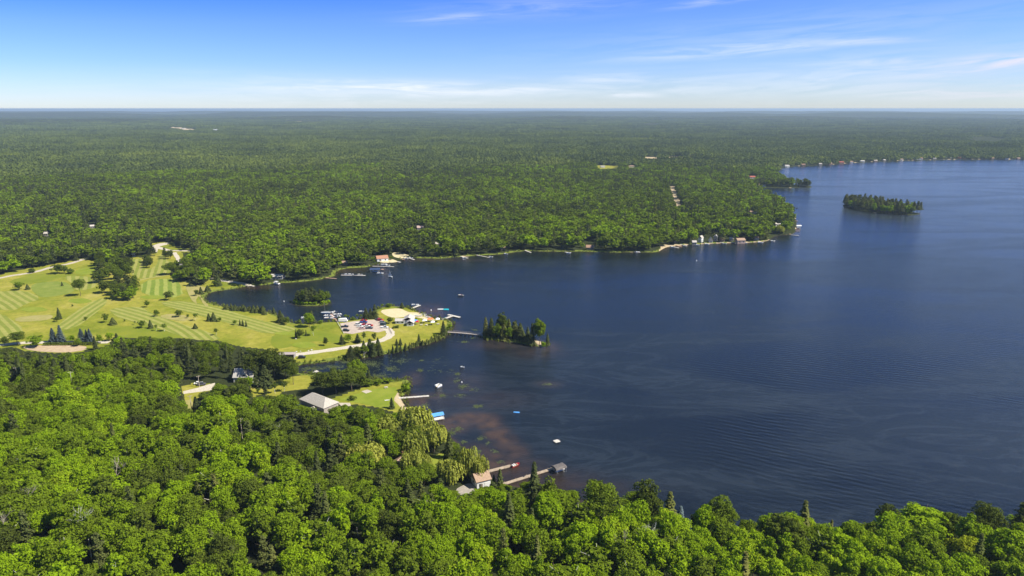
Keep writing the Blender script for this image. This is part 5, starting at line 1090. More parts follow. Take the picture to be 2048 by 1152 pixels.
for i, (a, b, wp, rm, wm, lab, cat) in enumerate([(1606,331,7,M_BRNR,M_SIDB,'small brown cottage on the far shoreline just right of the white one','cottage'),(1640,329.6,6,M_GREYR,M_SIDG,'tiny grey cottage on the far shoreline left of the red ones','cottage'),(1660,328.6,6,M_TANR,M_SIDB,'tiny tan cottage on the far shoreline left of the small red one','cottage'),
 (1702,325.4,6,M_BRNR,M_SIDW,'tiny brown-roofed white cottage between the red cottage and the sandy slip','cottage'),(1750,322.8,7,M_GREYR,M_SIDB,'small dark cottage right of the sandy slip on the far shoreline','cottage'),(1768,321.8,5,M_PALER,M_SIDG,'tiny pale cottage in the middle of the far shoreline','cottage'),(1802,320.4,6,M_TANR,M_SIDW,'tiny tan-roofed cottage left of the orange-roofed one','cottage'),
 (1868,318.6,6,M_GREYR,M_SIDG,'tiny grey cottage right of the orange-roofed one','cottage'),(1984,317.6,6,M_BRNR,M_SIDB,'tiny brown cottage right of the blue-roofed one on the far shoreline','cottage'),(2012,318.2,7,M_PALER,M_SIDW,'small white cottage near the right end of the far shoreline','cottage'),(2036,318.6,6,M_TANR,M_SIDB,'tan cottage at the very right end of the far shoreline','cottage'),
 (1444,483,8,M_BRNR,M_SIDB,'brown cottage under trees right of the grey two-storey house','cottage'),(1462,482,7,M_GREYR,M_SIDG,'grey cottage left of the pinkish cottage on the busy shore','cottage'),(1512,480,8,M_BRNR,M_SIDG,'dark cottage at the right end of the busy shore','cottage'),(1350,486,7,M_GREYR,M_SIDB,'dark cottage above the sandy corner of the busy shore','cottage'),(1006,500,8,M_TANR,M_SIDB,'brown cottage in dark trees on the middle of the north shore','cottage')]):
    z = .5; p = P(a, b, z)
    for _ in range(3): z = gz(p.x, p.y); p = P(a, b, z)
    L = wp/(proj(p.x+1, p.y, z)[0]-proj(p.x, p.y, z)[0]); gable('cottage', lab, (p.x, p.y), L, min(L*.8, 10), 2.8, 1.7, .1*(i % 3), rm, wm, cat=cat, wins=2, z=max(z, .4))
# ---------------------------------------------------------------- docks, boats, rafts
M_WOOD = plain('weathered_wood', (.38,.30,.22), .85, var=.25, scale=1.2); M_WOODP = plain('pale_dock_boards', (.58,.54,.48), .8, var=.18, scale=1.2); M_WOODR = plain('reddish_boards', (.40,.25,.19), .85, var=.2)
M_FOAM = plain('float_grey', (.25,.25,.26), .7)
def dock(p1, p2, wid, label, m=M_WOODP, name='dock', extra=None, cat='dock'):
    A, B = P(*p1, .45), P(*p2, .45); L = (B-A).length; ang = math.atan2(B.y-A.y, B.x-A.x); c = (A+B)/2
    root = empty(name, (c.x, c.y, 0), ang, label, cat); mb = MB(); n = max(2, int(L/1.6)); s = L/n
    for i in range(n): mb.box((-L/2+s*(i+.5), 0, .42+.004*(i % 2)), (s-.05, wid, .10))
    for sd in (-1, 1): mb.box((0, sd*(wid/2-.06), .30), (L, .08, .12))
    mb.build('deck', m, root)
    k = max(2, min(8, int(L/5)))
    for i in range(k):
        for sd in (-1, 1): MB().tube((-L/2+L*(i+.5)/k, sd*(wid/2+.05), -1.6), (-L/2+L*(i+.5)/k, sd*(wid/2+.05), .85), .07).build('post', M_WOOD, root)
    for (u, l2, w2) in (extra or []): MB().box((-L/2+u*L, 0, .47), (w2, l2, .12)).build('cross_deck', m, root)
    return root
DK = [((797,796),(858,791.5),1.7,'long pale straight dock reaching out from the curved beach by the lawn',M_WOODP),((853,842),(888,836),1.5,'short dock beside the boat lift with a blue canopy',M_WOODP),
 ((966,945),(1022,931),1.9,'wooden dock leading to the red boat',M_WOOD),((1000,970),(1108,936),1.7,'longest near dock leading to the covered boat lift',M_WOOD),((893,894),(913,890.5),2.2,'stub of a white dock just beyond the plump cedar',M_WOODP),
 ((883,639),(905,631.5),2.2,'swimming dock running out from the beach on the point',M_WOODP),((896,629),(920,634.5),2.4,'pale cross dock at the end of the swimming dock',M_WOODP),((822,617),(840,610),1.9,'dock at the north corner of the beach with a white boat beside it',M_WOODP),
 ((662,628),(674,643.5),1.8,'reddish wooden marina pier with boats on both sides',M_WOODR),((648,555),(673,557.3),1.5,'reddish dock left of the dock with several boats',M_WOODR),((682,550),(731,550.8),1.7,'dock with several boats tied along it in the reedy cove',M_WOODP),
 ((745,532.3),(788,533.3),1.3,'thin dock reaching past the dark covered lift',M_WOODP),((762,538.3),(767.5,538.8),2.6,'little red dock touching the dark covered boat lift',M_WOODR),((789,522),(801,524.5),1.8,'short dock at the lower sandy beach',M_WOODP),((788,514),(809,519.5),1.6,'left one of two long docks at the upper sandy beach',M_WOODR),((803,511.5),(829,519.5),1.4,'right one of two long docks at the upper sandy beach',M_WOODP),
 ((499,570.5),(508.5,572.3),1.8,'short pale dock at the end of the sandy track in the bay corner',M_WOODP),((546,563),(553,567),1.4,'small dock beside the pontoon boat in front of the low grey cottage',M_WOODP),((921,512.5),(936,516.3),1.8,'white dock at the right end of the grassy north shore',M_WOODP),((951,509.5),(979,515),1.3,'long thin white dock angled off the north shore',M_WOODP),((1044,498),(1062,505),1.6,'white dock angled out beside a small green lawn',M_WOODP),
 ((1130,504),(1142,505.5),2.2,'dock platform in the middle of the north shore',M_WOODP),((1268,503.5),(1281,504.5),1.8,'dock with a boat under the thickest north shore trees',M_WOODP),((1338,491),(1358,496),1.7,'leftmost dock of the busy shore beside its sandy corner',M_WOODP),((1352,490.5),(1364,494),1.6,'reddish dock second from the left on the busy shore',M_WOODR),((1361,488.5),(1373,492),1.8,'white dock third from the left on the busy shore',M_WOODP),
 ((1386,487),(1396,489.3),2.2,'dock in front of the tall white house',M_WOODP),((1408,485.5),(1419,488.3),2.2,'dock in front of the A-frame cottage',M_WOODP),((1440,484.5),(1452,487),2.2,'dock in the middle of the busy shore right of the A-frame',M_WOODP),((1463,484),(1472,486.5),2.,'small dock left of the pinkish cottage',M_WOODP),((1483,483.5),(1492,486),2.,'dock in front of the pinkish cottage',M_WOODP),((1516,482.5),(1526,485.2),2.2,'dock right of the sandy strip on the busy shore',M_WOODP),((1541,480.3),(1549,482.2),2.4,'dock at the inner corner of the sandy point',M_WOODP),
 ((1582,469.5),(1598,471),1.5,'lowest of the row of docks at the sandy point',M_WOODP),((1591,461.6),(1600,461.8),1.8,'second dock from the bottom at the sandy point',M_WOODR),((1592,458.2),(1600,458.4),1.8,'third dock from the bottom at the sandy point',M_WOODR),((1592,450.6),(1598,450.8),1.8,'dock just above the white covered lift at the sandy point',M_WOODP),((1591,441.5),(1596,441.7),1.8,'topmost dock at the sandy point',M_WOODR),
 ((1550,349.5),(1560,350),2.6,'white dock behind the far wooded spit',M_WOODP),((1552,337.5),(1570,338.5),2.6,'white dock at the start of the far shoreline',M_WOODP),((630,743.5),(636,741.5),2.4,'tiny landing on the near bank of the lily inlet',M_WOODP)]
for p1, p2, wd, lab, m in DK: dock(p1, p2, wd, lab, m)
def hull_mb(L, Wd, H, sq=.75):
    mb = MB(); st = [(-.5, .86, .0), (-.2, 1., .0), (.15, .98, .02), (.36, .66, .10), (.5, .06, .22)]; rows = []
    for u, wv, lift in st: rows.append([(u*L, -wv*Wd/2, H*(1+lift)), (u*L*.97, -wv*Wd/2*.72, H*.25*0+lift*H), (u*L*.95, 0, -.12*H+lift*H), (u*L*.97, wv*Wd/2*.72, lift*H), (u*L, wv*Wd/2, H*(1+lift))])
    vs = [v for r in rows for v in r]; fs = []
    for i in range(4):
        for j in range(4): fs.append((i*5+j, i*5+j+1, (i+1)*5+j+1, (i+1)*5+j))
    fs += [(0,4,3,2,1), (20,21,22,23,24)]; mb.add(vs, fs); return mb
COL = {'white': plain('white_gelcoat', (.80,.80,.78), .35, var=.04), 'red': plain('red_gelcoat', (.55,.03,.05), .35), 'blue': plain('blue_gelcoat', (.06,.22,.45), .35), 'teal': plain('teal_vinyl', (.02,.42,.50), .5), 'dark': plain('dark_cover', (.04,.05,.08), .7), 'navy': plain('navy_canvas', (.03,.06,.14), .8), 'sky': plain('sky_blue_canvas', (.10,.36,.78), .7), 'grey': plain('grey_gelcoat', (.4,.4,.4), .5), 'pink': plain('pale_pink_paint', (.60,.40,.38), .4), 'silver': plain('silver_paint', (.45,.46,.47), .35, .3), 'black': plain('black_paint', (.02,.02,.022), .3), 'green': plain('dark_green_paint', (.03,.06,.05), .35), 'orange': plain('orange_canvas', (.70,.22,.08), .7), 'tan': plain('tan_upholstery', (.50,.40,.28), .8), 'dgrey': plain('graphite_paint', (.10,.10,.11), .3), 'redp': plain('red_paint', (.50,.02,.03), .35), 'bluep': plain('blue_paint', (.03,.08,.28), .35)}
M_ALU = plain('aluminium', (.55,.56,.57), .4, .6, var=.05); M_TYRE = plain('tyre_rubber', (.02,.02,.02), .9)
def motorboat(px, py, L, ang, col, label, trim='tan', cat='motorboat', cover=False):
    p = P(px, py, 0); root = empty('motorboat', (p.x, p.y, .05), ang, label, cat)
    hull_mb(L, L*.38, L*.13).build('hull', COL[col], root); H = L*.13
    MB().box((-.08*L, 0, H*.96), (L*.62, L*.30, .08)).build('deck', COL['dark' if cover else trim], root)
    if not cover:
        MB().add([(L*.10, -L*.15, H), (L*.10, L*.15, H), (L*.03, L*.13, H+.5), (L*.03, -L*.13, H+.5), (L*.14, -L*.15, H), (L*.14, L*.15, H)], [(0,1,2,3),(3,2,5,4),(0,4,5,1),(0,3,4),(1,5,2)]).build('windshield', M_GLASS, root)
        for s in (-1, 1): MB().box((-L*.12, s*L*.09, H+.2), (.5, .45, .5)).build('seat', COL['white'], root)
        MB().box((-L*.33, 0, H+.16), (.55, L*.26, .4)).build('bench', COL['white'], root)
    MB().box((-L*.52, 0, H*.9), (.4, .4, .9)).build('outboard_motor', COL['black'], root); return root
def pontoon(px, py, L, ang, label, canopy=None, z=0):
    p = P(px, py, 0); root = empty('pontoon_boat', (p.x, p.y, z), ang, label, 'pontoon boat')
    for s in (-1, 1): MB().tube((-L/2, s*.8, .15), (L*.42, s*.8, .15), .32, n=8).tube((L*.42, s*.8, .15), (L*.5, s*.8, .25), .32, .08, n=8).build('pontoon', M_ALU, root)
    MB().box((0, 0, .52), (L*.94, 2.4, .1)).build('deck', COL['tan'], root); f = MB()
    for s in (-1, 1): f.box((-L*.02, s*1.16, .95), (L*.86, .06, .75))
    f.box((L*.41, 0, .95), (.06, 2.3, .75)).box((-L*.45, .6, .95), (.06, 1.1, .75)); f.build('railing', COL['white'], root)
    MB().box((-L*.3, .7, .85), (1.4, .7, .55)).box((L*.25, -.7, .85), (1.6, .7, .55)).build('bench', COL['white'], root)
    if canopy:
        for s in (-1, 1):
            for u in (-.3, .12): MB().tube((u*L, s*1.1, .6), (u*L, s*1.1, 2.5), .03).build('canopy_pole', M_ALU, root)
        MB().box((-L*.09, 0, 2.55), (L*.5, 2.4, .1)).build('canopy', COL[canopy], root)
    return root
def lift(px, py, L, Wd, ang, col, label, H=2.6, z=0., peak=.7, boat=True):
    p = P(px, py, 1.5); root = empty('boat_lift', (p.x, p.y, 0), ang, label, 'boat lift')
    for u in (-.42, .42):
        for s in (-1, 1): MB().tube((u*L, s*Wd*.45, -1.5), (u*L, s*Wd*.45, H), .07).build('post', M_ALU, root)
    e = .55; q = MB(); V = [(-L/2,-Wd/2,H-e),(L/2,-Wd/2,H-e),(L/2,Wd/2,H-e),(-L/2,Wd/2,H-e),(-L/2*.96,-Wd*.3,H+peak*.6),(L/2*.96,-Wd*.3,H+peak*.6),(L/2*.96,Wd*.3,H+peak*.6),(-L/2*.96,Wd*.3,H+peak*.6),(-L/2*.93,0,H+peak),(L/2*.93,0,H+peak)]
    q.add(V, [(0,1,5,4),(4,5,9,8),(8,9,6,7),(7,6,2,3),(1,2,6,9,5),(3,0,4,8,7)]); q.build('canopy', COL[col], root)
    MB().box((0, 0, .2), (L*.9, .12, .1)).box((-L*.3, 0, .2), (.1, Wd*.9, .1)).box((L*.3, 0, .2), (.1, Wd*.9, .1)).build('cradle', M_ALU, root)
    return root
def wang(p1, p2): a, b = P(*p1), P(*p2); return math.atan2(b.y-a.y, b.x-a.x)
aR = wang((966,945),(1022,931)); aL = wang((1000,970),(1108,936))
motorboat(1031, 932, 4.6, wang((1022,938),(1040,930)), 'red', 'red and white boat at the end of the wooden dock', cat='motorboat')
motorboat(1053, 954, 2.6, aL, 'blue', 'small blue water scooter beside the longest near dock', trim='blue', cat='water scooter', cover=True)
lc = lift(1118, 936, 5.6, 4.4, aL, 'grey', 'large covered boat lift with a flat grey-brown canopy at the end of the longest dock', H=2.6, peak=.25)
for ch in lc.children:
    if ch.name.startswith('canopy'): ch.data.materials[0] = plain('dark_board_roof', (.13,.115,.11), .85, var=.3)
pontoon(1118, 940, 5.0, aL, 'boat with white rails sitting under the flat grey-brown canopy')
lift(874.5, 832, 6.6, 2.7, wang((865,834),(887,830)), 'sky', 'boat lift with a bright blue canopy near the willows', H=2.6)
pontoon(877, 837, 5.8, wang((855,841),(888,835)), 'white pontoon boat lying between the blue canopy and its dock')
lift(750, 541, 9.5, 5.2, .05, 'navy', 'big dark navy covered boat lift off the north shore of the bay', H=3.2); motorboat(751, 543.5, 6, 3.2, 'white', 'white boat under the dark navy canopy')
motorboat(760.5, 547.5, 6.2, .1, 'white', 'white boat anchored between the dark covered lift and the sail dinghy', trim='grey')
pontoon(554, 568.5, 6.6, -.5, 'pontoon boat with a white canopy in front of the low grey cottage', 'white')
motorboat(562, 561, 1, 0, 'white', 'x') if False else None
for (a, b, L, an, c, lab) in [(687,549,5,.1,'dark','dark covered boat nearest the shore on the reedy cove dock'),(694,549.2,5,.2,'white','white boat second from the shore on the reedy cove dock'),(702,549.5,5.2,.1,'white','white boat in the middle of the reedy cove dock'),(711,551,5.5,.1,'dark','dark boat near the outer half of the reedy cove dock'),(720,550,5,.15,'grey','grey boat at the outer end of the reedy cove dock'),
 (768,529.8,6.5,.3,'white','white speedboat beside the thin dock past the dark lift'),(776,531.5,4.5,.2,'white','small white boat right of the white speedboat'),(812,518,5.5,-.4,'white','white boat at the end of the left long dock by the beach'),(822,516.8,6.,-.5,'white','white boat beside the right long dock by the beach'),
 (929,516.6,5,-.3,'white','white boat tied to the dock at the right end of the grassy shore'),(928,519.3,3,.1,'grey','tiny raft off the dock at the right end of the grassy shore'),(982,514.2,4.5,0,'white','white boat at the tip of the long thin angled dock'),(1012,508.6,5,-.5,'white','white boat drawn up on the dark wooded shore'),(1137,506.5,5,.1,'white','white boat at the dock platform in the middle of the north shore'),
 (1275,504.6,5,.3,'white','white boat with gear under the thickest north shore trees'),(1346,495,5,-.4,'white','white boat at the leftmost busy shore dock'),(1370,492,4.6,-.4,'white','white boat at the third dock of the busy shore'),(1395,490.3,5,.1,'white','white boat in front of the tall white house'),(1414,489,5,-.3,'white','white boat in front of the A-frame cottage'),(1449,487.6,5,-.2,'white','white boat right of the A-frame dock'),(1467,486.8,4,-.5,'dark','dark boat left of the pinkish cottage dock'),
 (1490,486.6,5,-.4,'white','white boat in front of the pinkish cottage'),(1521,485.8,6,-.2,'white','white boat right of the sandy strip of the busy shore'),(1546,482.6,5.5,.2,'white','white boat at the inner corner of the sandy point'),(1594,417,3.6,.4,'dark','tiny dark boat moving off the wooded headland'),(1597,456.3,4.5,.1,'white','small boat between the docks of the sandy point'),
 (725,624.5,5.6,.05,'white','white boat moored left of the three tall dark conifers'),(830,610.8,6,.2,'white','white boat beside the dock at the north corner of the beach'),(609,636,5.5,.5,'white','white boat half hidden behind the big leaning tree on the bay shore'),(922,591.5,5,.0,'grey','small fishing boat out on the open lake north of the point'),(925,735,2.6,.1,'white','small white raft floating off the lily inlet')]:
    motorboat(a, b, L, an, c, lab, trim='grey' if c == 'white' else 'tan', cover=(c == 'dark'))
lift(1597, 453, 7, 3.2, .1, 'white', 'white covered boat lift at the docks of the sandy point', H=2.8)
# marina boats along the pier
for (a, b, L, an, c, tr, lab) in [(657,632.8,6.6,.05,'white','grey','white cabin boat left of the marina pier, behind the nearest one'),(658,637.4,6.8,.1,'white','tan','white boat nearest the shore on the left of the marina pier'),(666.5,625.3,5,1.2,'white','tan','tan and white boat at the outer tip of the marina pier'),(672.5,625.6,5,1.4,'dark','tan','dark-covered boat at the outer right of the marina pier'),
   (675,630.3,6.6,3.2,'white','grey','white boat right of the marina pier, in the middle'),(673.5,634.8,6,3.3,'white','dark','boat with a dark interior right of the marina pier, nearest the shore'),(671,636.8,5,3.1,'dark','dark','dark low boat hard against the marina pier')]:
    motorboat(a, b, L, an, c, lab, trim=tr, cover=(c == 'dark'))
def sailboat(px, py, L, mast, ang, label, sail):
    p = P(px, py, 0); root = empty('sailboat', (p.x, p.y, .05), ang, label, 'sailboat'); hull_mb(L, L*.3, L*.13).build('hull', COL['white'], root); H = L*.13
    MB().box((-.05*L, 0, H), (L*.5, L*.18, .35)).build('cabin', COL['white'], root); MB().tube((L*.08, 0, H), (L*.08, 0, H+mast), .07, .04).build('mast', M_ALU, root); MB().tube((L*.08, 0, H+.8), (-L*.42, 0, H+.85), .05).build('boom', M_ALU, root)
    if sail:
        s = MB(); s.add([(L*.06,0,H+.8),(-L*.42,.25,H+.85),(L*.05,0,H+mast*.97),(-L*.15,.3,H+mast*.5)], [(0,1,3),(0,3,2)]); o = s.build('mainsail', COL['white'], root); o.modifiers.new('thick', 'SOLIDIFY').thickness = .03
        s = MB(); s.add([(L*.12,0,H+.5),(L*.48,0,H+.5),(L*.10,0,H+mast*.8),(L*.2,-.4,H+.6)], [(0,3,2),(3,1,2)]); o = s.build('jib', COL['white'], root); o.modifiers.new('thick', 'SOLIDIFY').thickness = .03
    return root
sailboat(652, 627, 7.6, 8.4, 3.2, 'white sailboat with a bare mast at the outer left of the marina pier', False)
sailboat(780.5, 554, 4.6, 5.2, 2.7, 'small dinghy with a full white sail in the middle of the bay', True)
# floats
def raft(px, py, L, Wd, ang, m, label, name='swim_raft', ladder=True, h=.35):
    p = P(px, py, 0); root = empty(name, (p.x, p.y, 0), ang, label, 'raft'); d = MB(); n = max(3, int(Wd/.6))
    for i in range(n): d.box((0, -Wd/2+Wd*(i+.5)/n, h), (L, Wd/n-.04, .08))
    d.build('deck', m, root)
    for s in (-1, 1): MB().tube((-L*.45, s*Wd*.33, h-.28), (L*.45, s*Wd*.33, h-.28), .24, n=8).build('float', M_FOAM, root)
    if ladder: MB().tube((L/2+.1, -.25, -.4), (L/2+.1, -.25, h+.7), .03).tube((L/2+.1, .25, -.4), (L/2+.1, .25, h+.7), .03).tube((L/2+.1, -.25, h), (L/2+.1, .25, h), .02).build('ladder', M_ALU, root)
    return root
raft(1113.5, 883.5, 2.6, 2.6, .5, M_WOODP, 'square wooden swim raft floating alone near the covered lift')
def mat_float(px, py, L, Wd, ang, col, label):
    p = P(px, py, 0); mb = MB(); k = 10
    poly = [(L/2*math.copysign(abs(math.cos(t_))**.5, math.cos(t_)), Wd/2*math.copysign(abs(math.sin(t_))**.5, math.sin(t_))) for t_ in [6.2832*i/k+.2 for i in range(k)]]
    mb.prism(poly, .02, .22); mb.prism([(x*.8, y*.75) for x, y in poly], .22, .26); o = mb.build('floating_mat', COL[col]); o.location = (p.x, p.y, 0); o.rotation_euler = (0, 0, ang); return tag(o, label, 'float')
mat_float(1033, 825, 3.2, 1.2, -.1, 'sky', 'light blue floating mat alone on the open water'); mat_float(892, 619, 4.6, 3.2, 0, 'teal', 'round teal inflatable raft off the swimming beach'); mat_float(881.5, 618.6, 5.2, 2.0, .05, 'white', 'white floating platform touching the teal inflatable raft'); mat_float(893, 635.5, 3.6, 1.4, .5, 'teal', 'teal paddle craft beside the swimming dock'); mat_float(889, 637, 3., 1.3, .5, 'white', 'white paddle craft by the foot of the swimming dock')
def buoy(px, py, r, label):
    p = P(px, py, 0); me = bpy.data.meshes.new('buoy'); import bmesh
    bm = bmesh.new(); bmesh.ops.create_uvsphere(bm, u_segments=10, v_segments=8, radius=r); bmesh.ops.create_cone(bm, cap_ends=True, segments=8, radius1=r*.4, radius2=r*.2, depth=r, matrix=Matrix.Translation((0, 0, r*1.2))); bm.to_mesh(me); bm.free(); me.materials.append(COL['white'])
    o = bpy.data.objects.new('buoy', me); C.objects.link(o); o.location = (p.x, p.y, r*.35); return tag(o, label, 'buoy')
buoy(862, 621, .5, 'white buoy off the swimming beach'); buoy(568, 603, .4, 'tiny white buoy left of the small bay island'); buoy(923.5, 765, .4, 'tiny white buoy among lily pads right of the pontoon boat with a rider'); buoy(1393, 522, .6, 'tiny white buoy far out in front of the busy shore')
# people
def person(loc, ang, cloth, label, stand=False, z=.0):
    root = bpy.data.objects.new('person', None); me = bpy.data.meshes.new('person'); k = .0
    if stand: J = [((0,0,.95),.15),((0,0,1.2),.15),((0,0,1.42),.14),((0,0,1.53),.06),((0,.02,1.66),.105),((0,.01,1.76),.085),((.1,0,.88),.095),((.11,.02,.5),.07),((.11,0,.08),.05),((.11,.14,.04),.04),((-.1,0,.88),.095),((-.12,.02,.5),.07),((-.12,0,.08),.05),((-.12,.14,.04),.04),((.21,0,1.38),.06),((.27,0,1.1),.045),((.27,.08,.86),.035),((-.21,0,1.38),.06),((-.27,0,1.1),.045),((-.27,.08,.86),.035)]
    else: J = [((0,0,.12),.16),((0,0,.38),.15),((0,0,.6),.14),((0,0,.71),.06),((0,.02,.84),.105),((0,.01,.94),.085),((.1,.1,.1),.095),((.12,.48,.12),.07),((.12,.52,-.28),.05),((.12,.64,-.32),.04),((-.1,.1,.1),.095),((-.12,.48,.12),.07),((-.12,.52,-.28),.05),((-.12,.64,-.32),.04),((.21,0,.56),.06),((.27,.08,.3),.045),((.2,.32,.26),.035),((-.21,0,.56),.06),((-.27,.08,.3),.045),((-.2,.32,.26),.035)]
    E = [(0,1),(1,2),(2,3),(3,4),(4,5),(0,6),(6,7),(7,8),(8,9),(0,10),(10,11),(11,12),(12,13),(2,14),(14,15),(15,16),(2,17),(17,18),(18,19)]
    me.from_pydata([j[0] for j in J], E, []); o = bpy.data.objects.new('person', me); C.objects.link(o); o.location = (loc[0], loc[1], z); o.rotation_euler = (0, 0, ang)
    sk = o.modifiers.new('skin', 'SKIN'); 
    for i, j in enumerate(J): me.skin_vertices[0].data[i].radius = (j[1], j[1]*.8)
    me.skin_vertices[0].data[0].use_root = True; o.modifiers.new('sub', 'SUBSURF').levels = 1; o.modifiers['sub'].render_levels = 1
    me.materials.append(cloth); bpy.data.objects.remove(root); return tag(o, label, 'person')
SHIRT = [plain('shirt_dark', (.06,.07,.10), .9), plain('shirt_red', (.5,.08,.07), .9), plain('skin_tone', (.50,.32,.23), .7), plain('shirt_pale', (.6,.6,.6), .9)]
pb = pontoon(877, 773.5, 4.0, .9, 'small white pontoon boat with a rider drifting off the lily inlet'); q = P(877, 773.5); person((q.x+.3, q.y+.2), 2.2, SHIRT[0], 'person in dark clothes sitting on the small white pontoon boat', z=1.0)
q = P(922, 591.5); person((q.x, q.y), 1.2, SHIRT[1], 'person in a red shirt sitting in the small fishing boat on the open lake', z=.75)
for (a, b, s, lab) in [(848,629.5,3,'person in a pale shirt standing on the beach near the waterline'),(838,628,2,'bather standing on the sand left of the beached boats'),(856,636,1,'person in red standing beside the beached boats'),(870,646,0,'person in dark clothes standing between two white tents')]:
    q = P(a, b, .6); person((q.x, q.y), random.uniform(0, 6), SHIRT[s], lab, True, .62)
# ---------------------------------------------------------------- cars and car park furniture
def car(px, py, ang, col, label, kind_='car', L=4.6):
    p = P(px, py, .6); W_ = 1.85; root = empty('van' if kind_ == 'van' else ('pickup_truck' if kind_ == 'pickup' else 'parked_car'), (p.x, p.y, .66), ang, label, {'van': 'van', 'pickup': 'pickup truck'}.get(kind_, 'car'))
    if kind_ == 'pickup': L = 5.4; prof = [(-.5,.45),(-.5,1.0),(-.06,1.02),(-.04,1.02),(.28,1.05),(.49,.92),(.5,.45)]; cab = [(-.05,1.02),(-.03,1.68),(.13,1.70),(.27,1.05)]
    elif kind_ == 'van': L = 6.4; W_ = 2.3; prof = [(-.5,.45),(-.5,2.5),(.30,2.6),(.38,2.2),(.42,1.3),(.5,1.1),(.5,.45)]; cab = [(.31,1.35),(.30,2.1),(.37,2.1),(.43,1.34)]
    elif kind_ == 'suv': prof = [(-.5,.42),(-.5,1.0),(-.46,1.1),(.22,1.08),(.47,.95),(.5,.42)]; cab = [(-.47,1.08),(-.42,1.72),(.06,1.74),(.22,1.06)]
    else: prof = [(-.5,.38),(-.5,.85),(-.36,.92),(.24,.92),(.46,.80),(.5,.38)]; cab = [(-.36,.90),(-.22,1.40),(.06,1.42),(.24,.90)]
    def ext(pr, hw, inset=0.):
        mb = MB(); n = len(pr); vs = [(u*L, -hw+(inset if z > pr[0][1]+.1 else 0), z) for u, z in pr]+[(u*L, hw-(inset if z > pr[0][1]+.1 else 0), z) for u, z in pr]
        return mb.add(vs, [tuple(range(n)), tuple(range(2*n-1, n-1, -1))]+[(i, n+i, n+(i+1) % n, (i+1) % n) for i in range(n)])
    o = ext(prof, W_/2).build('body', COL[col], root)
    bv = o.modifiers.new('bevel', 'BEVEL'); bv.width = .09; bv.segments = 2
    ext(cab, W_/2-(.06 if kind_ != 'van' else -.02), .14).build('window', M_GLASS, root)
    if kind_ != 'van':
        zt = cab[1][1]; MB().box(((cab[1][0]+cab[2][0])/2*L, 0, zt+.03), ((cab[2][0]-cab[1][0])*L*.98, W_-.5, .07)).build('roof', COL[col], root)
    for u in (-.31, .31):
        for s in (-1, 1): MB().tube((u*L, s*(W_/2-.2), .34), (u*L, s*(W_/2+.01), .34), .34, n=12).build('wheel', M_TYRE, root)
    return root
cars = [(686.5,643.5,.05,'white','white camper van at the pier corner of the car park','van'),(689.5,654.5,.12,'black','black pickup truck on the left side of the car park, the farther of two','pickup'),(692.5,662.5,-.1,'black','black car nearest the lower left corner of the car park','suv'),
 (727.5,645.8,.0,'bluep','blue pickup truck at the top of the middle car row','pickup'),(727.5,642.4,.0,'redp','red car behind the blue pickup truck in the middle row','car'),(729.5,650.6,.05,'redp','red car between white cars in the middle row','car'),(717,650.5,.0,'white','white car at the left of the middle row','suv'),(720,654.2,.05,'white','white car second from the left of the middle row','car'),(734,653.5,.0,'white','white car right of the red one in the middle row','car'),
 (724,658.3,.1,'pink','pale pinkish car at the lower left of the middle row','car'),(738.5,657.6,.08,'dgrey','dark grey pickup truck at the lower right of the middle row','pickup'),(761,641.6,-.25,'redp','bright red car at the top right of the car park','suv'),(756.5,639.9,-.2,'dgrey','dark car behind the bright red one at the top right','car'),
 (765.5,646.5,-.2,'silver','silver car in the right-hand row of the car park','suv'),(766.5,650.8,-.1,'green','dark green car above the white pickup in the right-hand row','suv'),(769,656,-.12,'white','white pickup truck at the bottom of the right-hand row','pickup'),(740,652,.0,'redp','small red hatchback peeking between the middle cars','car'),
 (403.5,770.5,.3,'dgrey','dark car on the gravel drive left of the gabled house','suv'),(397,768,.3,'white','small white car beside the dark car on the gravel drive','car'),(594,815.5,.9,'white','white car parked in the trees at the left corner of the hip-roofed house','suv'),(599,819,.9,'silver','silver car behind the white one by the hip-roofed house','car'),(604,716.5,.1,'black','black utility vehicle parked on the grass right of the long shed','suv')]
for c in cars: car(*c)
def fence(p1, p2, n, label, m):
    A, B = P(*p1, .6), P(*p2, .6); L = (B-A).length; root = empty('fence', (A.x, A.y, .55), math.atan2(B.y-A.y, B.x-A.x), label, 'fence')
    for i in range(n+1): MB().box((L*i/n, 0, .5), (.14, .14, 1.1)).build('post', m, root)
    MB().box((L/2, 0, .85), (L, .06, .14)).box((L/2, 0, .45), (L, .06, .14)).build('rail', m, root); return root
fence((674,643.5), (688,668), 9, 'white rail fence between the lawn and the left side of the car park', M_WHITE); fence((776,653), (784,668), 6, 'dark rail fence on the right side of the car park', M_SIDB)
def hedge(p1, p2, wid, H, label):
    A, B = P(*p1, .5), P(*p2, .5); L = (B-A).length; r = np.random.default_rng(5); n = int(L*70); c = np.stack([r.uniform(0, L, n), r.uniform(-wid/2, wid/2, n), H*(1-.5*r.random(n)**2)], 1); c[:, 2] = np.where(np.abs(c[:, 1]) > wid*.36, r.uniform(.1, H, n), c[:, 2])
    nn = rand_dirs(n, r)+np.array([0, 0, .8]); nn /= np.linalg.norm(nn, axis=1, keepdims=True); me = quads_mesh('hedge', cards(c, nn, .22, .2, r), [M_LEAF]); o = bpy.data.objects.new('hedge', me); C.objects.link(o); o.location = (A.x, A.y, .45); o.rotation_euler = (0, 0, math.atan2(B.y-A.y, B.x-A.x)); o['tint'] = .33; return tag(o, label, 'hedge')
hedge((88,691), (196,690), 2.0, 1.9, 'long clipped green hedge in front of the blue-grey spruces')
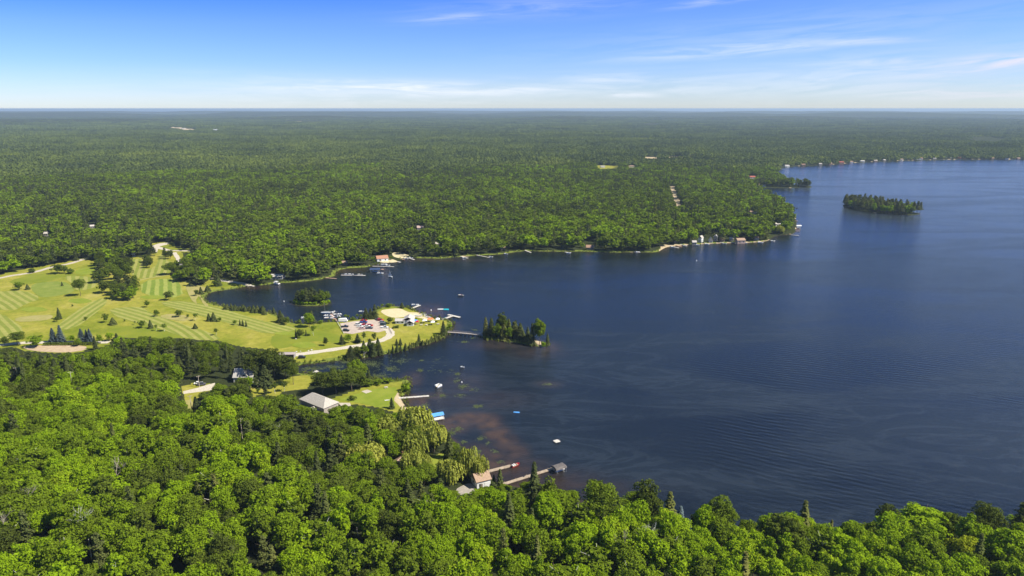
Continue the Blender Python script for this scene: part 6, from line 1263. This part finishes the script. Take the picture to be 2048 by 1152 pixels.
# footbridge
A, B = P(895,663.5,1.2), P(965,669.5,1.2); L = (B-A).length; br = empty('footbridge', ((A.x+B.x)/2, (A.y+B.y)/2, 0), math.atan2(B.y-A.y, B.x-A.x), 'long low wooden footbridge on piers joining the point to the wooded island', 'footbridge')
d = MB(); nseg = 26
def arch(u): return .95+.22*(1-(2*u-1)**2)
for i in range(nseg):
    u = (i+.5)/nseg; d.box((-L/2+u*L, 0, arch(u)), (L/nseg-.04, 1.9, .14))
d.build('deck', plain('bridge_boards', (.44,.38,.33), .85), br)
for s in (-1, 1):
    q = MB()
    for i in range(nseg): u, v = i/nseg, (i+1)/nseg; q.tube((-L/2+u*L, s*.9, arch(u)+1.0), (-L/2+v*L, s*.9, arch(v)+1.0), .06).tube((-L/2+u*L, s*.9, arch(u)+.5), (-L/2+v*L, s*.9, arch(v)+.5), .04).tube((-L/2+u*L, s*.9, arch(u)), (-L/2+u*L, s*.9, arch(u)+1.0), .05)
    q.build('railing', plain('bridge_rail', (.40,.35,.30), .85), br); q = MB()
    for i in range(nseg): u, v = i/nseg, (i+1)/nseg; q.tube((-L/2+u*L, s*.8, arch(u)-.22), (-L/2+v*L, s*.8, arch(v)-.22), .14)
    q.build('beam', M_SIDB, br)
for i in range(9):
    u = (i+.5)/9; MB().box((-L/2+u*L, 0, (arch(u)-.3-1.6)/2), (.9, 1.7, arch(u)-.3+1.6)).build('pier', M_SIDB, br)
# tents, tables, small things on the point
def tent(px, py, s, col, label, H=2.3):
    p = P(px, py, .6); root = empty('canopy_tent', (p.x, p.y, .55), random.uniform(-.2, .2), label, 'tent')
    for a in (-1, 1):
        for b in (-1, 1): MB().tube((a*s/2, b*s/2, 0), (a*s/2, b*s/2, H), .04).build('pole', M_ALU, root)
    MB().add([(-s/2-.1,-s/2-.1,H-.25),(s/2+.1,-s/2-.1,H-.25),(s/2+.1,s/2+.1,H-.25),(-s/2-.1,s/2+.1,H-.25),(-s/2,-s/2,H),(s/2,-s/2,H),(s/2,s/2,H),(-s/2,s/2,H),(0,0,H+.95)], [(0,1,5,4),(1,2,6,5),(2,3,7,6),(3,0,4,7),(4,5,8),(5,6,8),(6,7,8),(7,4,8)]).build('canopy', COL[col], root); return root
tent(849.5,646,3.2,'white','largest white canopy tent right of the clubhouse'); tent(865.5,649.5,2.8,'white','white canopy tent in front, between two other white tents'); tent(875.5,643.5,3,'white','white canopy tent nearest the swimming dock'); tent(859,643.5,2.6,'orange','orange canopy tent left of a smaller orange one'); tent(863.5,643.2,2.2,'orange','smaller orange canopy tent behind the white tents'); tent(831,647,2.8,'sky','blue canopy tent beside the clubhouse'); tent(834.5,648.8,2.2,'redp','red canopy tent touching the blue one by the clubhouse')
def table(px, py, label):
    p = P(px, py, .6); root = empty('picnic_table', (p.x, p.y, .55), random.uniform(0, 3), label, 'picnic table'); MB().box((0, 0, .75), (1.9, .8, .06)).build('table_top', M_WOODP, root)
    for s in (-1, 1): MB().box((0, s*.75, .45), (1.9, .3, .05)).build('bench', M_WOODP, root); MB().tube((s*.7, -.7, 0), (s*.7, .3, .72), .05).tube((s*.7, .7, 0), (s*.7, -.3, .72), .05).build('leg', M_WOOD, root)
table(842.6,650.5,'picnic table on the grass left of the largest white tent'); table(853,651,'picnic table below the largest white tent'); table(876,649,'picnic table at right below the tent nearest the dock'); table(772,776,'picnic table by the fire ring on the hip-roofed house lawn')
def beached(px, py, L, ang, col, label):
    p = P(px, py, .7); o = hull_mb(L, L*.26, L*.09).build('canoe', COL[col]); o.location = (p.x, p.y, .75); o.rotation_euler = (0, 0, ang); return tag(o, label, 'canoe')
beached(855,633.5,4.6,-.5,'white','white canoe on the beach nearest the tents'); beached(859,635,4.6,-.4,'white','white rowing boat on the beach beside the canoe'); beached(848,629.3,4.2,-.1,'white','white canoe at the waterline of the swimming beach'); beached(836,632.2,6.5,-.3,'white','long white boat on the grass behind the beach'); beached(774.5,801,2.6,.3,'white','white canoe lying on the lawn near the curved beach'); beached(629,745,2.8,.3,'white','white canoe on the near bank of the lily inlet')
def boulder(px, py, s, label, col=(.5,.48,.45)):
    p = P(px, py, .55); import bmesh
    bm = bmesh.new(); bmesh.ops.create_icosphere(bm, subdivisions=2, radius=s)
    for v in bm.verts: v.co *= 1+.25*math.sin(v.co.x*5+px)*math.cos(v.co.y*6+py); v.co.z *= .7
    me = bpy.data.meshes.new('boulder'); bm.to_mesh(me); bm.free(); me.materials.append(plain('boulder_stone', col, .9)); o = bpy.data.objects.new('boulder', me); C.objects.link(o); o.location = (p.x, p.y, .5+s*.35); return tag(o, label, 'boulder', 'white boulders along the road')
for i, (a, b) in enumerate([(601,703),(617,702),(623,700.5),(609,716),(593,704),(592,678)]): boulder(a, b, .45+.1*(i % 3), ['pale boulder nearest the shed on the upper road edge','pale boulder on the upper road edge, left of a close one','pale boulder on the upper road edge, right of a close one','large pale boulder on the grass right of the black utility vehicle','pale boulder touching the shed','pale stone under the dark bushy tree near the big green'][i])
def pole(px, py, H, label):
    p = P(px, py, .5); z = gz(p.x, p.y); root = empty('utility_pole', (p.x, p.y, z), .5, label, 'utility pole'); MB().tube((0, 0, -.5), (0, 0, H), .16, .11, 8).build('shaft', plain('pole_wood', (.48,.42,.35), .9), root); MB().box((0, 0, H-.5), (2.2, .12, .14)).build('crossarm', M_WOOD, root)
    for s in (-.9, 0.3, .9): MB().tube((s, 0, H-.43), (s, 0, H-.2), .06).build('insulator', M_WHITE, root)
pole(384,826,9.5,'wooden utility pole on the dry grass left of the dark pointed trees'); pole(486,886,12,'wooden utility pole above the bright maples in the near woods'); pole(150,800,16,'wooden utility pole rising from the woods at left'); pole(42,790,16,'thin utility pole at the far left woods'); pole(399,775,7,'short pole beside the gravel drive'); pole(516,777,5,'slim pole on the lawn right of the gabled house')
# ---------------------------------------------------------------- air
hz_m, t = mat('haze_air'); pv = t.n('ShaderNodeVolumePrincipled'); pv.inputs['Color'].default_value = (.60, .78, .97, 1); pv.inputs['Density'].default_value = HAZE; pv.inputs['Anisotropy'].default_value = .1
t.n('ShaderNodeOutputMaterial').inputs[1]; t.L.new(pv.outputs[0], [n for n in t.nt.nodes if n.type == 'OUTPUT_MATERIAL'][0].inputs['Volume'])
hz = MB().box((0, 0, (152-4)/2), (130000, 130000, 156)).build('haze', hz_m); tag(hz, kind='stuff', label='thin blue summer haze over the far woods', cat='haze')
